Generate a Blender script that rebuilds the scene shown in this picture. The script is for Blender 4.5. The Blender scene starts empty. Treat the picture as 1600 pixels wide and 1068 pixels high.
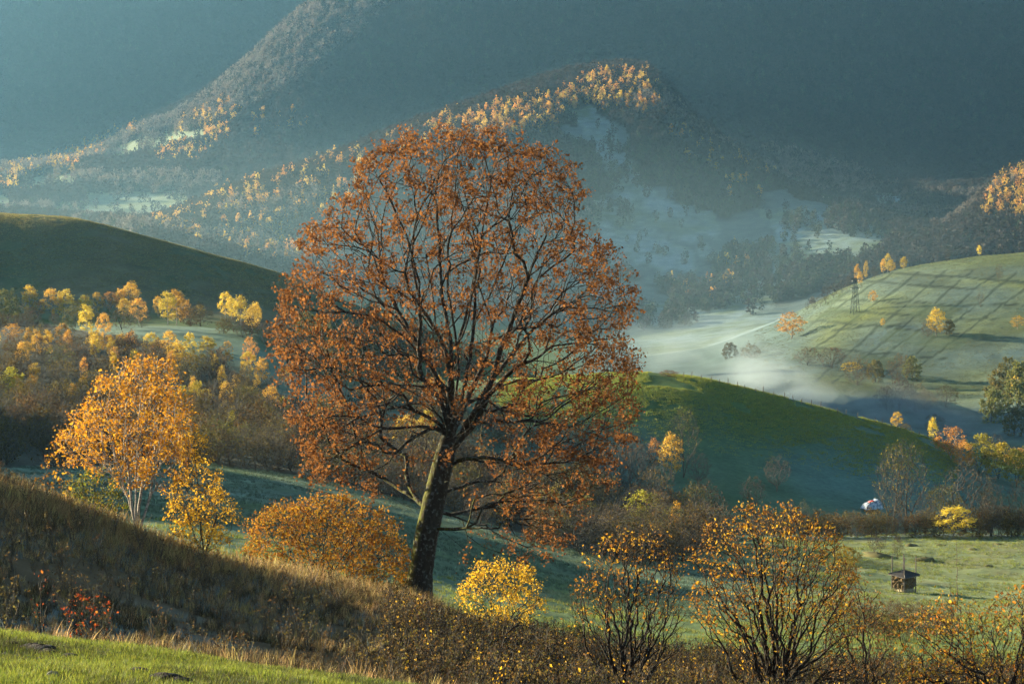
import bpy, math, random
import numpy as np
from mathutils import Vector

SEED = 7
rng = np.random.default_rng(SEED)
random.seed(SEED)
scene = bpy.context.scene
col = scene.collection

# ------------------------------------------------------------------ camera
F = 3778.0                    # focal length in photograph pixels (85 mm on a 36 mm sensor)
PITCH = math.atan(284.0 / F)  # looking slightly down over the valley
CP, SP = math.cos(PITCH), math.sin(PITCH)
cam_data = bpy.data.cameras.new("camera")
cam_data.lens = 85.0
cam_data.sensor_width = 36.0
cam_data.sensor_fit = 'HORIZONTAL'
cam_data.clip_start = 0.5
cam_data.clip_end = 30000.0
cam = bpy.data.objects.new("camera", cam_data)
cam.location = (0, 0, 0)
cam.rotation_euler = (math.pi / 2 - PITCH, 0, 0)
col.objects.link(cam)
scene.camera = cam

# ------------------------------------------------------------------ light
SUN_EL = math.radians(11.5)
SUN_AZ = math.radians(56.0)      # degrees to the side of the view direction
sun_vec = Vector((-math.sin(SUN_AZ) * math.cos(SUN_EL), math.cos(SUN_AZ) * math.cos(SUN_EL), math.sin(SUN_EL)))
world = bpy.data.worlds.new("World")
scene.world = world
world.use_nodes = True
wn = world.node_tree.nodes
wl = world.node_tree.links
wn.clear()
w_out = wn.new("ShaderNodeOutputWorld")
w_bg = wn.new("ShaderNodeBackground")
w_sky = wn.new("ShaderNodeTexSky")
w_sky.sky_type = 'NISHITA'
w_sky.sun_disc = False
w_sky.sun_elevation = SUN_EL
w_sky.sun_rotation = -SUN_AZ
w_sky.air_density = 1.0
w_sky.dust_density = 0.6
w_sky.ozone_density = 2.0
w_bg.inputs["Strength"].default_value = 0.05
wl.new(w_sky.outputs["Color"], w_bg.inputs["Color"])
wl.new(w_bg.outputs["Background"], w_out.inputs["Surface"])
sun_data = bpy.data.lights.new("sun", 'SUN')
sun_data.energy = 5.0
sun_data.angle = math.radians(0.55)
sun_data.color = (1.0, 0.85, 0.58)
sun = bpy.data.objects.new("sun", sun_data)
sun.rotation_euler = sun_vec.to_track_quat('Z', 'Y').to_euler()
col.objects.link(sun)
scene.view_settings.view_transform = 'Standard'
scene.view_settings.look = 'None'
scene.view_settings.gamma = 1.0
scene.view_settings.use_curve_mapping = False
scene.view_settings.exposure = 2.0

cy = scene.cycles
cy.use_denoising = True
try:
    cy.denoiser = 'OPENIMAGEDENOISE'
    cy.denoising_input_passes = 'RGB_ALBEDO_NORMAL'
    cy.denoising_prefilter = 'ACCURATE'
except Exception:
    pass
cy.max_bounces = 3
cy.diffuse_bounces = 1
cy.glossy_bounces = 1
cy.transmission_bounces = 2
cy.volume_bounces = 0
cy.transparent_max_bounces = 4
cy.use_adaptive_sampling = True
cy.adaptive_threshold = 0.04
cy.caustics_reflective = False
cy.caustics_refractive = False

# ------------------------------------------------------------------ helpers: projection, noise, masks
def zslope(py):
    """height per metre of depth for a picture row"""
    t = (534.0 - py) / F
    return (t * CP - SP) / (CP + t * SP)

def project(x, y, z):
    d = y * CP - z * SP
    v = y * SP + z * CP
    return 800.0 + F * x / d, 534.0 - F * v / d

def hash2(ix, iy, s):
    n = (ix.astype(np.int64) * 374761393 + iy.astype(np.int64) * 668265263 + s * 1442695041) & 0x7fffffff
    n = ((n ^ (n >> 13)) * 1274126177) & 0x7fffffff
    return ((n ^ (n >> 16)) & 0xffff) / 65535.0

def vnoise(x, y, s=0):
    ix, iy = np.floor(x), np.floor(y)
    fx, fy = x - ix, y - iy
    fx = fx * fx * fx * (fx * (fx * 6 - 15) + 10)
    fy = fy * fy * fy * (fy * (fy * 6 - 15) + 10)
    a = hash2(ix, iy, s); b = hash2(ix + 1, iy, s); c = hash2(ix, iy + 1, s); d = hash2(ix + 1, iy + 1, s)
    return (a + (b - a) * fx + (c - a) * fy + (a - b - c + d) * fx * fy) * 2 - 1

def fbm(x, y, s=0, o=4):
    r, a = 0.0, 1.0
    for k in range(o):
        r = r + a * vnoise(x * 2 ** k, y * 2 ** k, s + 17 * k)
        a *= 0.5
    return r / 1.9

def inpoly(px, py, poly):
    px = np.asarray(px, float); py = np.asarray(py, float)
    r = np.zeros(px.shape, bool)
    n = len(poly)
    for i in range(n):
        x0, y0 = poly[i]; x1, y1 = poly[(i + 1) % n]
        if y0 == y1: continue
        c = ((y0 > py) != (y1 > py)) & (px < (x1 - x0) * (py - y0) / (y1 - y0) + x0)
        r ^= c
    return r

def sstep(a, b, x):
    t = np.clip((x - a) / (b - a), 0, 1)
    return t * t * (3 - 2 * t)

# ------------------------------------------------------------------ the lie of the land
# Each entry is a line across the land: stations (column, row, depth in metres).  The ground
# runs smoothly through all of them, so crests, dips and valley floors stand at their own depth.
UG = np.arange(-1600, 3201, 8.0)
def line(st, depth=None, smooth=8):
    st = sorted(st)
    px = [s[0] for s in st]; py = [s[1] for s in st]
    dp = [s[2] for s in st] if len(st[0]) > 2 else [depth] * len(st)
    a = np.interp(UG, px, py); d = np.interp(UG, px, dp)
    k = np.exp(-0.5 * (np.arange(-24, 25) / smooth) ** 2); k /= k.sum()
    a = np.convolve(np.pad(a, 24, 'edge'), k, 'valid'); d = np.convolve(np.pad(d, 24, 'edge'), k, 'valid')
    return d, d * zslope(a)
def flat(depth, z):
    return np.full(UG.shape, float(depth)), np.full(UG.shape, float(z))

LINES = [  # unseen ground is shaped for shade: raised left of frame, sunk behind the hedge
    flat(2, -1.7), flat(12, -3.4),
    line([(-400, 985), (0, 990), (200, 1014), (400, 1040), (600, 1063), (700, 1085), (800, 1110), (1000, 1150), (1600, 1200)], 34),
    line([(-1400, 560), (-900, 760), (-400, 990), (0, 1030), (300, 1055), (600, 1095), (800, 1125), (1000, 1150), (1300, 1180), (1600, 1190)], 46),
    line([(-1300, 390, 80), (-1000, 460, 80), (-700, 535, 80), (-400, 625, 82), (-150, 708, 85), (0, 766, 86), (110, 806, 88), (215, 847, 90), (330, 891, 93), (480, 914, 96), (640, 936, 100),
          (720, 978, 99), (850, 1016, 96), (1000, 1042, 94), (1300, 1068, 92), (1600, 1072, 90), (2000, 1080, 88)], None, 3),
    line([(-1300, 520), (-900, 620), (-400, 780), (0, 850), (330, 930), (450, 940), (640, 985), (850, 1020), (1000, 1045), (1300, 1062), (1600, 1066)], 140),
    line([(-400, 770), (0, 790), (330, 812), (450, 835), (640, 885), (850, 928), (1000, 952), (1300, 974), (1600, 984)], 220),
    line([(-1400, 220), (-1000, 260), (-600, 450), (-250, 680), (0, 722), (330, 745), (450, 760), (640, 806), (850, 858), (1000, 885), (1300, 908), (1412, 920), (1600, 926)], 310),
    line([(-1400, 250), (-800, 250), (-550, 400), (-300, 600), (0, 682), (330, 705), (450, 720), (560, 735), (700, 765), (850, 800), (1000, 822), (1150, 836), (1300, 837), (1600, 835)], 390),
    line([(-1400, 280), (-900, 310), (-400, 520), (-250, 600), (0, 640), (330, 660), (450, 672), (700, 715), (850, 775), (960, 825), (1050, 834), (1150, 840), (1300, 852), (1400, 858), (1480, 856), (1600, 850)], 450, 4),
    line([(-1400, 285), (-900, 320), (-400, 500), (-250, 568), (0, 588), (330, 598), (450, 622), (700, 690), (850, 745), (960, 772), (1050, 774), (1150, 783), (1300, 804), (1400, 819), (1480, 827), (1600, 828)], 505, 4),
    line([(-1400, 300), (-900, 350), (-500, 480), (-200, 525), (0, 520), (200, 513), (300, 516), (400, 524), (440, 541), (520, 586), (600, 602), (800, 592), (960, 582), (1000, 582), (1070, 587),
          (1150, 605), (1240, 628), (1330, 651), (1400, 668), (1480, 698), (1560, 735), (1600, 745), (2000, 800)], 600, 2),
    line([(-1400, 220), (-900, 280), (-500, 420), (-200, 490), (0, 500), (200, 500), (300, 501), (400, 510), (450, 528), (520, 575), (600, 630), (800, 650), (1000, 650), (1150, 675), (1330, 725), (1480, 765), (1600, 795)], 690),
    line([(-1400, 200), (-900, 250), (-400, 380), (-150, 440), (0, 453), (200, 462), (400, 482), (455, 494), (520, 532), (600, 600), (800, 635), (1000, 640), (1240, 680), (1480, 730), (1600, 745)], 768, 4),
    line([(-1400, 150), (-900, 165), (-400, 262), (-150, 316), (0, 334), (50, 335), (100, 340), (150, 350), (200, 363), (250, 376), (300, 390), (350, 404), (400, 417), (455, 433), (500, 455),
          (560, 480), (620, 505), (700, 540), (760, 565), (850, 600), (1000, 628), (1240, 648), (1330, 664), (1480, 690), (1600, 690)], 850, 2),
    line([(-400, 420), (0, 420), (450, 485), (700, 575), (800, 600), (1000, 596), (1100, 602), (1240, 606), (1330, 610), (1480, 622), (1600, 606)], 1000),
    line([(-400, 420), (0, 410), (300, 420), (450, 455), (700, 548), (1000, 562), (1100, 548), (1200, 512), (1250, 488), (1300, 460), (1340, 442), (1400, 421), (1460, 409), (1530, 399), (1600, 394), (2000, 372)], 1350, 2),
    line([(-400, 400), (0, 390), (240, 388), (450, 435), (700, 500), (1000, 532), (1150, 506), (1250, 500), (1340, 482), (1460, 455), (1600, 435), (2000, 400)], 1600),
    line([(-400, 370), (0, 366), (240, 361), (350, 385), (450, 405), (700, 425), (1000, 470), (1150, 455), (1250, 440), (1330, 420), (1400, 400), (1500, 385), (1560, 345), (1600, 335), (2000, 300)], 1800),
    line([(-400, 350, 2300), (0, 346, 2300), (150, 352, 2150), (240, 355, 2000), (300, 330, 2050), (400, 291, 2150), (500, 262, 2250), (600, 221, 2400), (700, 181, 2500), (800, 146, 2600),
          (900, 119, 2750), (960, 109, 2800), (1020, 108, 2750), (1060, 160, 2600), (1100, 200, 2500), (1150, 246, 2350), (1250, 304, 2150), (1330, 335, 2050), (1400, 363, 2000), (1480, 365, 2000), (1560, 285, 2100), (1600, 270, 2100), (2000, 200, 2200)], None, 2),
    line([(-400, 345, 2700), (0, 338, 2700), (150, 345, 2650), (240, 362, 2600), (300, 358, 2600), (600, 270, 2700), (800, 210, 2900), (1000, 175, 3000), (1060, 205, 2950), (1150, 275, 2800), (1250, 325, 2500), (1340, 330, 2400), (1400, 345, 2350), (1480, 350, 2400), (1600, 320, 2500), (2000, 250, 2500)]),
    line([(-400, 315), (0, 300), (100, 288), (200, 262), (300, 234), (400, 245), (500, 265), (600, 268), (700, 235), (800, 200), (1000, 165), (1150, 225), (1250, 275), (1330, 262), (1400, 290), (1500, 280), (1600, 255)], 3250, 12),
    line([(-400, 300), (-100, 290), (0, 272), (150, 232), (250, 192), (330, 152), (400, 102), (450, 62), (520, 2), (600, -30), (800, -55), (1200, -65), (1600, -90), (2000, -90)], 3800, 3),
    line([(-400, 300), (0, 262), (250, 210), (400, 140), (520, 30), (600, -20), (800, -60), (1200, -75), (1600, -95), (2000, -95)], 4250),
    line([(-400, -120), (600, -120), (1600, -150)], 5200),
    line([(-400, -130), (1600, -150)], 5600),
]
LD = np.array([l[0] for l in LINES]); LZ = np.array([l[1] for l in LINES])

def H0(u, y):
    K = len(LINES)
    D = np.log(np.array([np.interp(u, UG, LD[k]) for k in range(K)]))
    Z = np.array([np.interp(u, UG, LZ[k]) for k in range(K)])
    ly = np.log(np.maximum(y, 2.001))
    h = np.diff(D, axis=0); dl = np.diff(Z, axis=0) / h
    m = np.zeros_like(Z)
    a, b = dl[:-1], dl[1:]
    w1 = 2 * h[1:] + h[:-1]; w2 = h[1:] + 2 * h[:-1]
    with np.errstate(divide='ignore', invalid='ignore'):
        hm = (w1 + w2) / (w1 / a + w2 / b)
    m[1:-1] = np.where(a * b > 0, hm, 0)
    m[0] = dl[0]; m[-1] = dl[-1]
    i = np.clip((ly[None, :] >= D).sum(0) - 1, 0, K - 2)
    j = np.arange(len(u))
    hh = h[i, j]; t = np.clip((ly - D[i, j]) / hh, 0, 1)
    z0, z1, m0, m1 = Z[i, j], Z[i + 1, j], m[i, j], m[i + 1, j]
    return (2 * t ** 3 - 3 * t * t + 1) * z0 + (t ** 3 - 2 * t * t + t) * hh * m0 + (3 * t * t - 2 * t ** 3) * z1 + (t ** 3 - t * t) * hh * m1

def rough(x, y):
    n = 0.16 * fbm(x / 3.1, y / 4.0, 3, 4) * sstep(3, 14, y) * (1 - sstep(150, 300, y))
    n = n + (0.35 * fbm(x / 14, y / 19, 5, 4) + 0.10 * fbm(x / 2.3, y / 5.0, 6, 3) * (1 - sstep(450, 700, y))) * sstep(110, 200, y)
    n = n + 1.0 * fbm(x / 60, y / 70, 9, 4) * sstep(350, 800, y)
    n = n + 5.0 * fbm(x / 160, y / 170, 11, 5) * sstep(1500, 2300, y)
    g = np.abs(fbm(x / 330 + 0.15 * y / 330, y / 800, 13, 4))
    n = n + (14 - 42 * g) * (0.5 * sstep(2400, 3300, y) + 0.7 * sstep(3250, 3500, y))
    return n

def H(x, y):
    x = np.atleast_1d(np.asarray(x, float)); y = np.atleast_1d(np.asarray(y, float))
    yy = np.maximum(y, 3.0)
    u = 800 + F * x / (yy * CP)
    z = H0(u, yy)
    u = 800 + F * x / (yy * CP - z * SP)
    return H0(u, yy) + rough(x, y)

def spot(px, py, y0, y1, n=300):
    """ground point seen at picture position (px, py) between two depths"""
    y = np.exp(np.linspace(math.log(y0), math.log(y1), n))
    x = (px - 800) / F * y * (CP - zslope(py) * SP)
    z = H(x, y)
    _, q = project(x, y, z)
    d = q - py
    c = np.nonzero((d[:-1] >= 0) & (d[1:] < 0))[0]
    k = c[0] if len(c) else int(np.argmin(np.abs(d)))
    return Vector((x[k], y[k], z[k]))

def at(px, y):
    x = (px - 800) / F * y * (CP + 0.1 * SP)
    return Vector((x, y, float(H(x, y)[0])))

def tag(o, label=None, cat=None, group=None, kind=None):
    if label: o["label"] = label
    if cat: o["category"] = cat
    if group: o["group"] = group
    if kind: o["kind"] = kind
    return o

def mesh_obj(name, verts, faces, mats=(), parent=None, smooth=False, midx=None, link=True):
    me = bpy.data.meshes.new(name)
    verts = np.asarray(verts, np.float32)
    if isinstance(faces, np.ndarray):
        nf, k = faces.shape
        me.vertices.add(len(verts)); me.vertices.foreach_set("co", verts.ravel())
        me.loops.add(nf * k); me.loops.foreach_set("vertex_index", faces.astype(np.int32).ravel())
        me.polygons.add(nf)
        me.polygons.foreach_set("loop_start", np.arange(0, nf * k, k, dtype=np.int32))
        me.polygons.foreach_set("loop_total", np.full(nf, k, np.int32))
    else:
        me.from_pydata([tuple(map(float, v)) for v in verts], [], faces)
    if midx is not None: me.polygons.foreach_set("material_index", np.asarray(midx, np.int32))
    me.polygons.foreach_set("use_smooth", np.full(len(me.polygons), bool(smooth)))
    me.update(calc_edges=True); me.validate()
    for m in mats: me.materials.append(m)
    o = bpy.data.objects.new(name, me)
    if link: col.objects.link(o)
    if parent: o.parent = parent
    return o

def empty(name, loc, rz=0.0):
    o = bpy.data.objects.new(name, None)
    o.empty_display_size = 0.3
    o.location = loc; o.rotation_euler = (0, 0, rz)
    col.objects.link(o)
    return o

# ------------------------------------------------------------------ materials
def new_mat(name):
    m = bpy.data.materials.new(name); m.use_nodes = True
    nt = m.node_tree; nt.nodes.clear()
    out = nt.nodes.new("ShaderNodeOutputMaterial")
    return m, nt, out

def ramp(nt, fac, cols):
    r = nt.nodes.new("ShaderNodeValToRGB")
    e = r.color_ramp.elements
    while len(e) < len(cols): e.new(0.5)
    for k, c in enumerate(cols):
        e[k].position = k / max(1, len(cols) - 1); e[k].color = (*c, 1)
    nt.links.new(fac, r.inputs["Fac"])
    return r.outputs["Color"]

def leaf_mat(name, cols, trans=0.5, objvar=0.15, tint=None):
    m, nt, out = new_mat(name); L = nt.links
    g = nt.nodes.new("ShaderNodeNewGeometry")
    c = ramp(nt, g.outputs["Random Per Island"], cols)
    oi = nt.nodes.new("ShaderNodeObjectInfo")
    hv = nt.nodes.new("ShaderNodeHueSaturation")
    mv = nt.nodes.new("ShaderNodeMapRange"); mv.inputs[3].default_value = 1 - objvar * 1.5; mv.inputs[4].default_value = 1 + objvar
    mh = nt.nodes.new("ShaderNodeMapRange"); mh.inputs[3].default_value = 0.5 - objvar * 0.09; mh.inputs[4].default_value = 0.5 + objvar * 0.11
    L.new(oi.outputs["Random"], mv.inputs[0]); L.new(mv.outputs[0], hv.inputs["Value"])
    mul = nt.nodes.new("ShaderNodeMath"); mul.operation = 'MULTIPLY'; mul.inputs[1].default_value = 7.31
    fr = nt.nodes.new("ShaderNodeMath"); fr.operation = 'FRACT'
    L.new(oi.outputs["Random"], mul.inputs[0]); L.new(mul.outputs[0], fr.inputs[0]); L.new(fr.outputs[0], mh.inputs[0]); L.new(mh.outputs[0], hv.inputs["Hue"])
    L.new(c, hv.inputs["Color"])
    d = nt.nodes.new("ShaderNodeBsdfDiffuse"); t = nt.nodes.new("ShaderNodeBsdfTranslucent"); mx = nt.nodes.new("ShaderNodeMixShader")
    L.new(hv.outputs["Color"], d.inputs["Color"])
    if tint:
        mm = nt.nodes.new("ShaderNodeMixRGB"); mm.blend_type = 'MULTIPLY'; mm.inputs[0].default_value = 1; mm.inputs[2].default_value = (*tint, 1)
        L.new(hv.outputs["Color"], mm.inputs[1]); L.new(mm.outputs[0], t.inputs["Color"])
    else:
        L.new(hv.outputs["Color"], t.inputs["Color"])
    mx.inputs[0].default_value = trans
    L.new(d.outputs[0], mx.inputs[1]); L.new(t.outputs[0], mx.inputs[2])
    gl = nt.nodes.new("ShaderNodeBsdfGlossy"); gl.inputs["Roughness"].default_value = 0.6
    mg = nt.nodes.new("ShaderNodeMixShader"); mg.inputs[0].default_value = 0.02
    L.new(mx.outputs[0], mg.inputs[1]); L.new(gl.outputs[0], mg.inputs[2])
    L.new(mg.outputs[0], out.inputs["Surface"])
    return m

def noise_mat(name, cols, scale=4.0, rough_=0.9, bump=0.3, stretch=(1, 1, 1), detail=6):
    m, nt, out = new_mat(name); L = nt.links
    tc = nt.nodes.new("ShaderNodeTexCoord"); mp = nt.nodes.new("ShaderNodeMapping"); mp.inputs["Scale"].default_value = stretch
    n = nt.nodes.new("ShaderNodeTexNoise"); n.inputs["Scale"].default_value = scale; n.inputs["Detail"].default_value = detail
    L.new(tc.outputs["Object"], mp.inputs["Vector"]); L.new(mp.outputs[0], n.inputs["Vector"])
    mr = nt.nodes.new("ShaderNodeMapRange"); mr.inputs[1].default_value = 0.3; mr.inputs[2].default_value = 0.7
    L.new(n.outputs["Fac"], mr.inputs[0])
    c = ramp(nt, mr.outputs[0], cols)
    b = nt.nodes.new("ShaderNodeBsdfPrincipled"); b.inputs["Roughness"].default_value = rough_
    b.inputs["Specular IOR Level"].default_value = 0.25
    L.new(c, b.inputs["Base Color"])
    if bump:
        bp = nt.nodes.new("ShaderNodeBump"); bp.inputs["Strength"].default_value = bump; bp.inputs["Distance"].default_value = 0.05
        L.new(n.outputs["Fac"], bp.inputs["Height"]); L.new(bp.outputs[0], b.inputs["Normal"])
    L.new(b.outputs[0], out.inputs["Surface"])
    return m

def ground_mat():
    m, nt, out = new_mat("ground_cover"); L = nt.links
    at_ = nt.nodes.new("ShaderNodeAttribute"); at_.attribute_name = "Col"
    tc = nt.nodes.new("ShaderNodeTexCoord")
    def nz(scale, detail):
        n = nt.nodes.new("ShaderNodeTexNoise"); n.inputs["Scale"].default_value = scale; n.inputs["Detail"].default_value = detail
        L.new(tc.outputs["Object"], n.inputs["Vector"]); return n.outputs["Fac"]
    a, b_, c_ = nz(0.9, 8), nz(0.12, 5), nz(0.02, 4)
    def mth(op, x, y):
        k = nt.nodes.new("ShaderNodeMath"); k.operation = op
        for i, v in enumerate((x, y)):
            if isinstance(v, (int, float)): k.inputs[i].default_value = v
            else: L.new(v, k.inputs[i])
        return k.outputs[0]
    s = mth('ADD', mth('MULTIPLY', a, 0.8), mth('ADD', mth('MULTIPLY', b_, 0.9), mth('MULTIPLY', c_, 0.5)))
    s = mth('ADD', s, -0.1)
    mx = nt.nodes.new("ShaderNodeMixRGB"); mx.blend_type = 'MULTIPLY'; mx.inputs[0].default_value = 1
    L.new(at_.outputs["Color"], mx.inputs[1]); L.new(s, mx.inputs[2])
    b = nt.nodes.new("ShaderNodeBsdfPrincipled"); b.inputs["Roughness"].default_value = 0.95; b.inputs["Specular IOR Level"].default_value = 0.1
    L.new(mx.outputs[0], b.inputs["Base Color"])
    bp = nt.nodes.new("ShaderNodeBump"); bp.inputs["Strength"].default_value = 0.5; bp.inputs["Distance"].default_value = 0.25
    L.new(mth('ADD', a, mth('MULTIPLY', b_, 2.0)), bp.inputs["Height"]); L.new(bp.outputs[0], b.inputs["Normal"])
    L.new(b.outputs[0], out.inputs["Surface"])
    return m

M_GROUND = ground_mat()
# ------------------------------------------------------------------ meadows, fields and woods: where each lies
FAR_MEADOWS = [  # (polygon, frost amount)
    ([(150, 262), (175, 240), (215, 214), (270, 207), (322, 207), (320, 230), (245, 242), (168, 266)], 0.55),
    ([(18, 292), (55, 278), (128, 274), (120, 297), (58, 302)], 0.5),
    ([(-60, 312), (20, 301), (20, 332), (-60, 336)], 0.5),
    ([(100, 318), (160, 300), (290, 300), (300, 325), (235, 356), (80, 345)], 0.75),
    ([(498, 282), (532, 271), (556, 274), (556, 294), (510, 297)], 0.3),
    ([(870, 172), (925, 166), (958, 195), (982, 245), (1010, 290), (1075, 322), (1120, 350), (1090, 380), (1010, 352), (968, 318), (940, 262), (912, 205)], 0.85),
    ([(930, 310), (1000, 345), (1085, 395), (1080, 430), (1000, 410), (935, 370)], 0.9),
    ([(1060, 315), (1110, 335), (1130, 352), (1118, 372), (1060, 345)], 0.85),
    ([(1190, 330), (1270, 330), (1340, 344), (1395, 362), (1390, 385), (1300, 392), (1240, 432), (1205, 470), (1150, 500), (1090, 505), (1140, 462), (1185, 430), (1215, 378)], 1.0),
    ([(1096, 385), (1146, 398), (1140, 414), (1092, 402)], 0.9),
    ([(1360, 285), (1400, 295), (1420, 318), (1412, 340), (1375, 342), (1362, 312)], 0.9),
    ([(1462, 290), (1492, 284), (1484, 318), (1466, 322)], 0.8),
    ([(980, 470), (1080, 480), (1150, 500), (1240, 490), (1260, 560), (1240, 640), (960, 640)], 0.9),
]
def far_meadow(px, py):
    w = np.zeros(np.shape(px))
    ox = 14 * fbm(px / 22, py / 12, 31, 4); oy = 9 * fbm(px / 22, py / 12, 37, 4)
    for poly, f in FAR_MEADOWS:
        a = sum(inpoly(px + ox + dx, py + oy + dy, poly) for dx, dy in ((0, 0), (4, 1), (-4, -1), (2, 3), (-2, -3))) / 5.0
        w = np.maximum(w, f * a)
    return w

FLANK = [(880, 205), (930, 182), (975, 205), (1030, 230), (1100, 258), (1300, 320), (1400, 370), (1300, 470), (1000, 560), (880, 520), (900, 300)]
C_LUSH = np.array([0.085, 0.135, 0.030]); C_FROST = np.array([0.25, 0.37, 0.33]); C_DRY = np.array([0.17, 0.12, 0.055])
C_WOOD = np.array([0.036, 0.032, 0.020]); C_PALE = np.array([0.24, 0.27, 0.11]); C_DARK = np.array([0.035, 0.045, 0.022])
C_RIME = np.array([0.22, 0.30, 0.33])

WOOD_A = [(-300, 470), (60, 505), (120, 515), (205, 528), (330, 560), (420, 610), (520, 640), (700, 690), (830, 722), (960, 745), (1080, 790), (1140, 815), (1120, 850),
          (1040, 880), (940, 868), (870, 850), (700, 798), (530, 754), (330, 724), (-300, 735)]
STRIPS = [((1480, 421), (1268, 600)), ((1560, 425), (1330, 595)), ((1398, 424), (1262, 510)), ((1600, 452), (1440, 570)),
          ((1330, 436), (1520, 452)), ((1520, 423), (1300, 598)), ((1440, 422), (1250, 560)), ((1590, 425), (1380, 590)), ((1285, 485), (1560, 500)), ((1300, 468), (1600, 478)), ((1262, 500), (1500, 522)), ((1240, 540), (1480, 560)), ((1385, 425), (1600, 440)), ((1300, 515), (1420, 505))]

def strip_mask(px, py, jit):
    k = np.zeros(len(px))
    wx, wy = px + 4 * fbm(px / 35, py / 25, 41, 3), py + 3 * fbm(px / 35, py / 25, 43, 3)
    for (ax, ay), (bx, by) in STRIPS:
        dx, dy = bx - ax, by - ay; l = math.hypot(dx, dy)
        s = ((wx - ax) * dx + (wy - ay) * dy) / l
        d = np.abs((wx - ax) * dy - (wy - ay) * dx) / l
        k = np.maximum(k, (1 - sstep(0.7, 2.4, d + jit)) * ((s > 0) & (s < l)))
    return k

def ground_colour(x, y, z):
    px, py = project(x, y, z)
    n1 = fbm(x / 9, y / 9, 51, 4); n2 = fbm(x / 45, y / 60, 53, 4); n3 = fbm(x / 2.2, y / 2.2, 57, 3)
    c = np.repeat(C_LUSH[None, :], len(x), 0)
    def mix(t, cc):
        nonlocal c
        c = c * (1 - t[:, None]) + np.asarray(cc) * t[:, None]
    # brown rough slope behind the mown strip
    t = sstep(33.5, 36.5, y + 1.2 * n3) * (1 - sstep(120, 150, y))
    mix(t, C_DRY * 0.75)
    mix(t * sstep(0.15, 0.5, n1) * 0.6, C_FROST * 0.8)
    mix(t * sstep(0.1, 0.6, n2 + 0.5 * n1) * 0.55, C_DARK)
    # mid meadows: frosty where the sun has not reached
    t = sstep(120, 160, y) * (1 - sstep(620, 680, y))
    fr = np.clip(0.42 + 0.5 * n2 + 0.25 * n1, 0, 1)
    mix(t * fr * 0.75, C_FROST * 0.85)
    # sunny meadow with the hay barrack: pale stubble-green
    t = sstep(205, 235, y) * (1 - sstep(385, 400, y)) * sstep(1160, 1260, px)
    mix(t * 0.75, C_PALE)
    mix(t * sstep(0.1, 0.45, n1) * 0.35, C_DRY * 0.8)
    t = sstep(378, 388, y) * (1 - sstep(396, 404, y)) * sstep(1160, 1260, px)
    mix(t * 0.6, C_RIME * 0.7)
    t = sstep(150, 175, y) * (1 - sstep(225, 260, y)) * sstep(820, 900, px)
    mix(t * 0.7, np.array([0.12, 0.17, 0.04]))  # brighter green painted on the meadow strip the sun reaches
    # green round hill
    t = sstep(450, 520, y) * (1 - sstep(640, 680, y)) * sstep(600, 800, px)
    mix(t * 0.85, C_LUSH * np.array([1.0, 1.05, 0.95]))
    mix(t * np.clip(0.2 + 0.8 * n2, 0, 0.5), C_FROST * 0.6)
    mix(t * sstep(655, 720, py) * np.clip(0.55 + 0.5 * n2, 0, 1), np.array([0.10, 0.20, 0.17]))  # bluish frost tint on the lower face, also carrying its cool shade
    # bare hill behind the birches
    t = sstep(680, 740, y) * (1 - sstep(900, 1000, y)) * (1 - sstep(560, 700, px))
    mix(t, np.array([0.075, 0.10, 0.033]))
    mix(t * sstep(0.0, 0.6, n2) * 0.7, np.array([0.16, 0.13, 0.06]))
    # woodland floor
    w = inpoly(px + 10 * n1, py + 6 * n1, WOOD_A) & (y > 240) & (y < 720)
    mix(w * 0.9, C_WOOD)
    # valley and terraced fields beyond
    t = sstep(800, 880, y) * (1 - sstep(1500, 1650, y)) * sstep(850, 960, px)
    mix(t, C_FROST * 0.42)
    t2 = t * sstep(1220, 1300, px) * sstep(930, 1010, y) * (1 - sstep(1370, 1420, y))
    mix(t2 * np.clip(0.55 + 0.9 * n2, 0, 1), np.array([0.14, 0.165, 0.05]))
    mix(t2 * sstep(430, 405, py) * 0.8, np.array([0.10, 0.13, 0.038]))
    k = strip_mask(px, py, 0.9 * n3 + 1.4 * n1)
    mix(t2 * k * np.clip(0.9 + 0.4 * n1, 0.4, 0.97), np.array([0.030, 0.042, 0.020]))
    # patchwork of plots
    cell = hash2(np.floor((px * 0.75 + py * 0.9) / 52.0), np.floor((py - 0.12 * px) / 23.0), 5)
    c = c * (1 + (t2 * (cell - 0.5) * 0.45))[:, None]
    mix(t2 * (cell > 0.86) * 0.6, np.array([0.065, 0.09, 0.035]))
    # mountains
    t = sstep(1500, 1750, y)
    mix(t, C_WOOD * 1.1)
    fm = far_meadow(px, py)
    fl = inpoly(px + 22 * fbm(px / 30, py / 18, 33, 4), py + 16 * fbm(px / 30, py / 18, 35, 4), FLANK) & (y > 1600)
    pt = fbm(x / 90, y / 110, 91, 4)
    mix(fl * sstep(0.02, -0.2, pt) * 0.8, np.array([0.13, 0.18, 0.17]))
    mix(np.minimum(fm * 1.3, 1) * (y > 1380) * 0.9, np.array([0.13, 0.17, 0.08]))
    mix((fm > 0.2) * (y > 2400) * (px < 700) * 0.8, np.array([0.24, 0.27, 0.12]))  # far left pastures coloured brighter for the sunlight on them
    mix(fm * (y > 1380) * np.where(px < 700, 0.5, 1) * np.clip(0.6 + 0.9 * n2 + 0.5 * n1, 0.05, 1), C_RIME)
    return np.clip(c, 0.01, 0.8)

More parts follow.
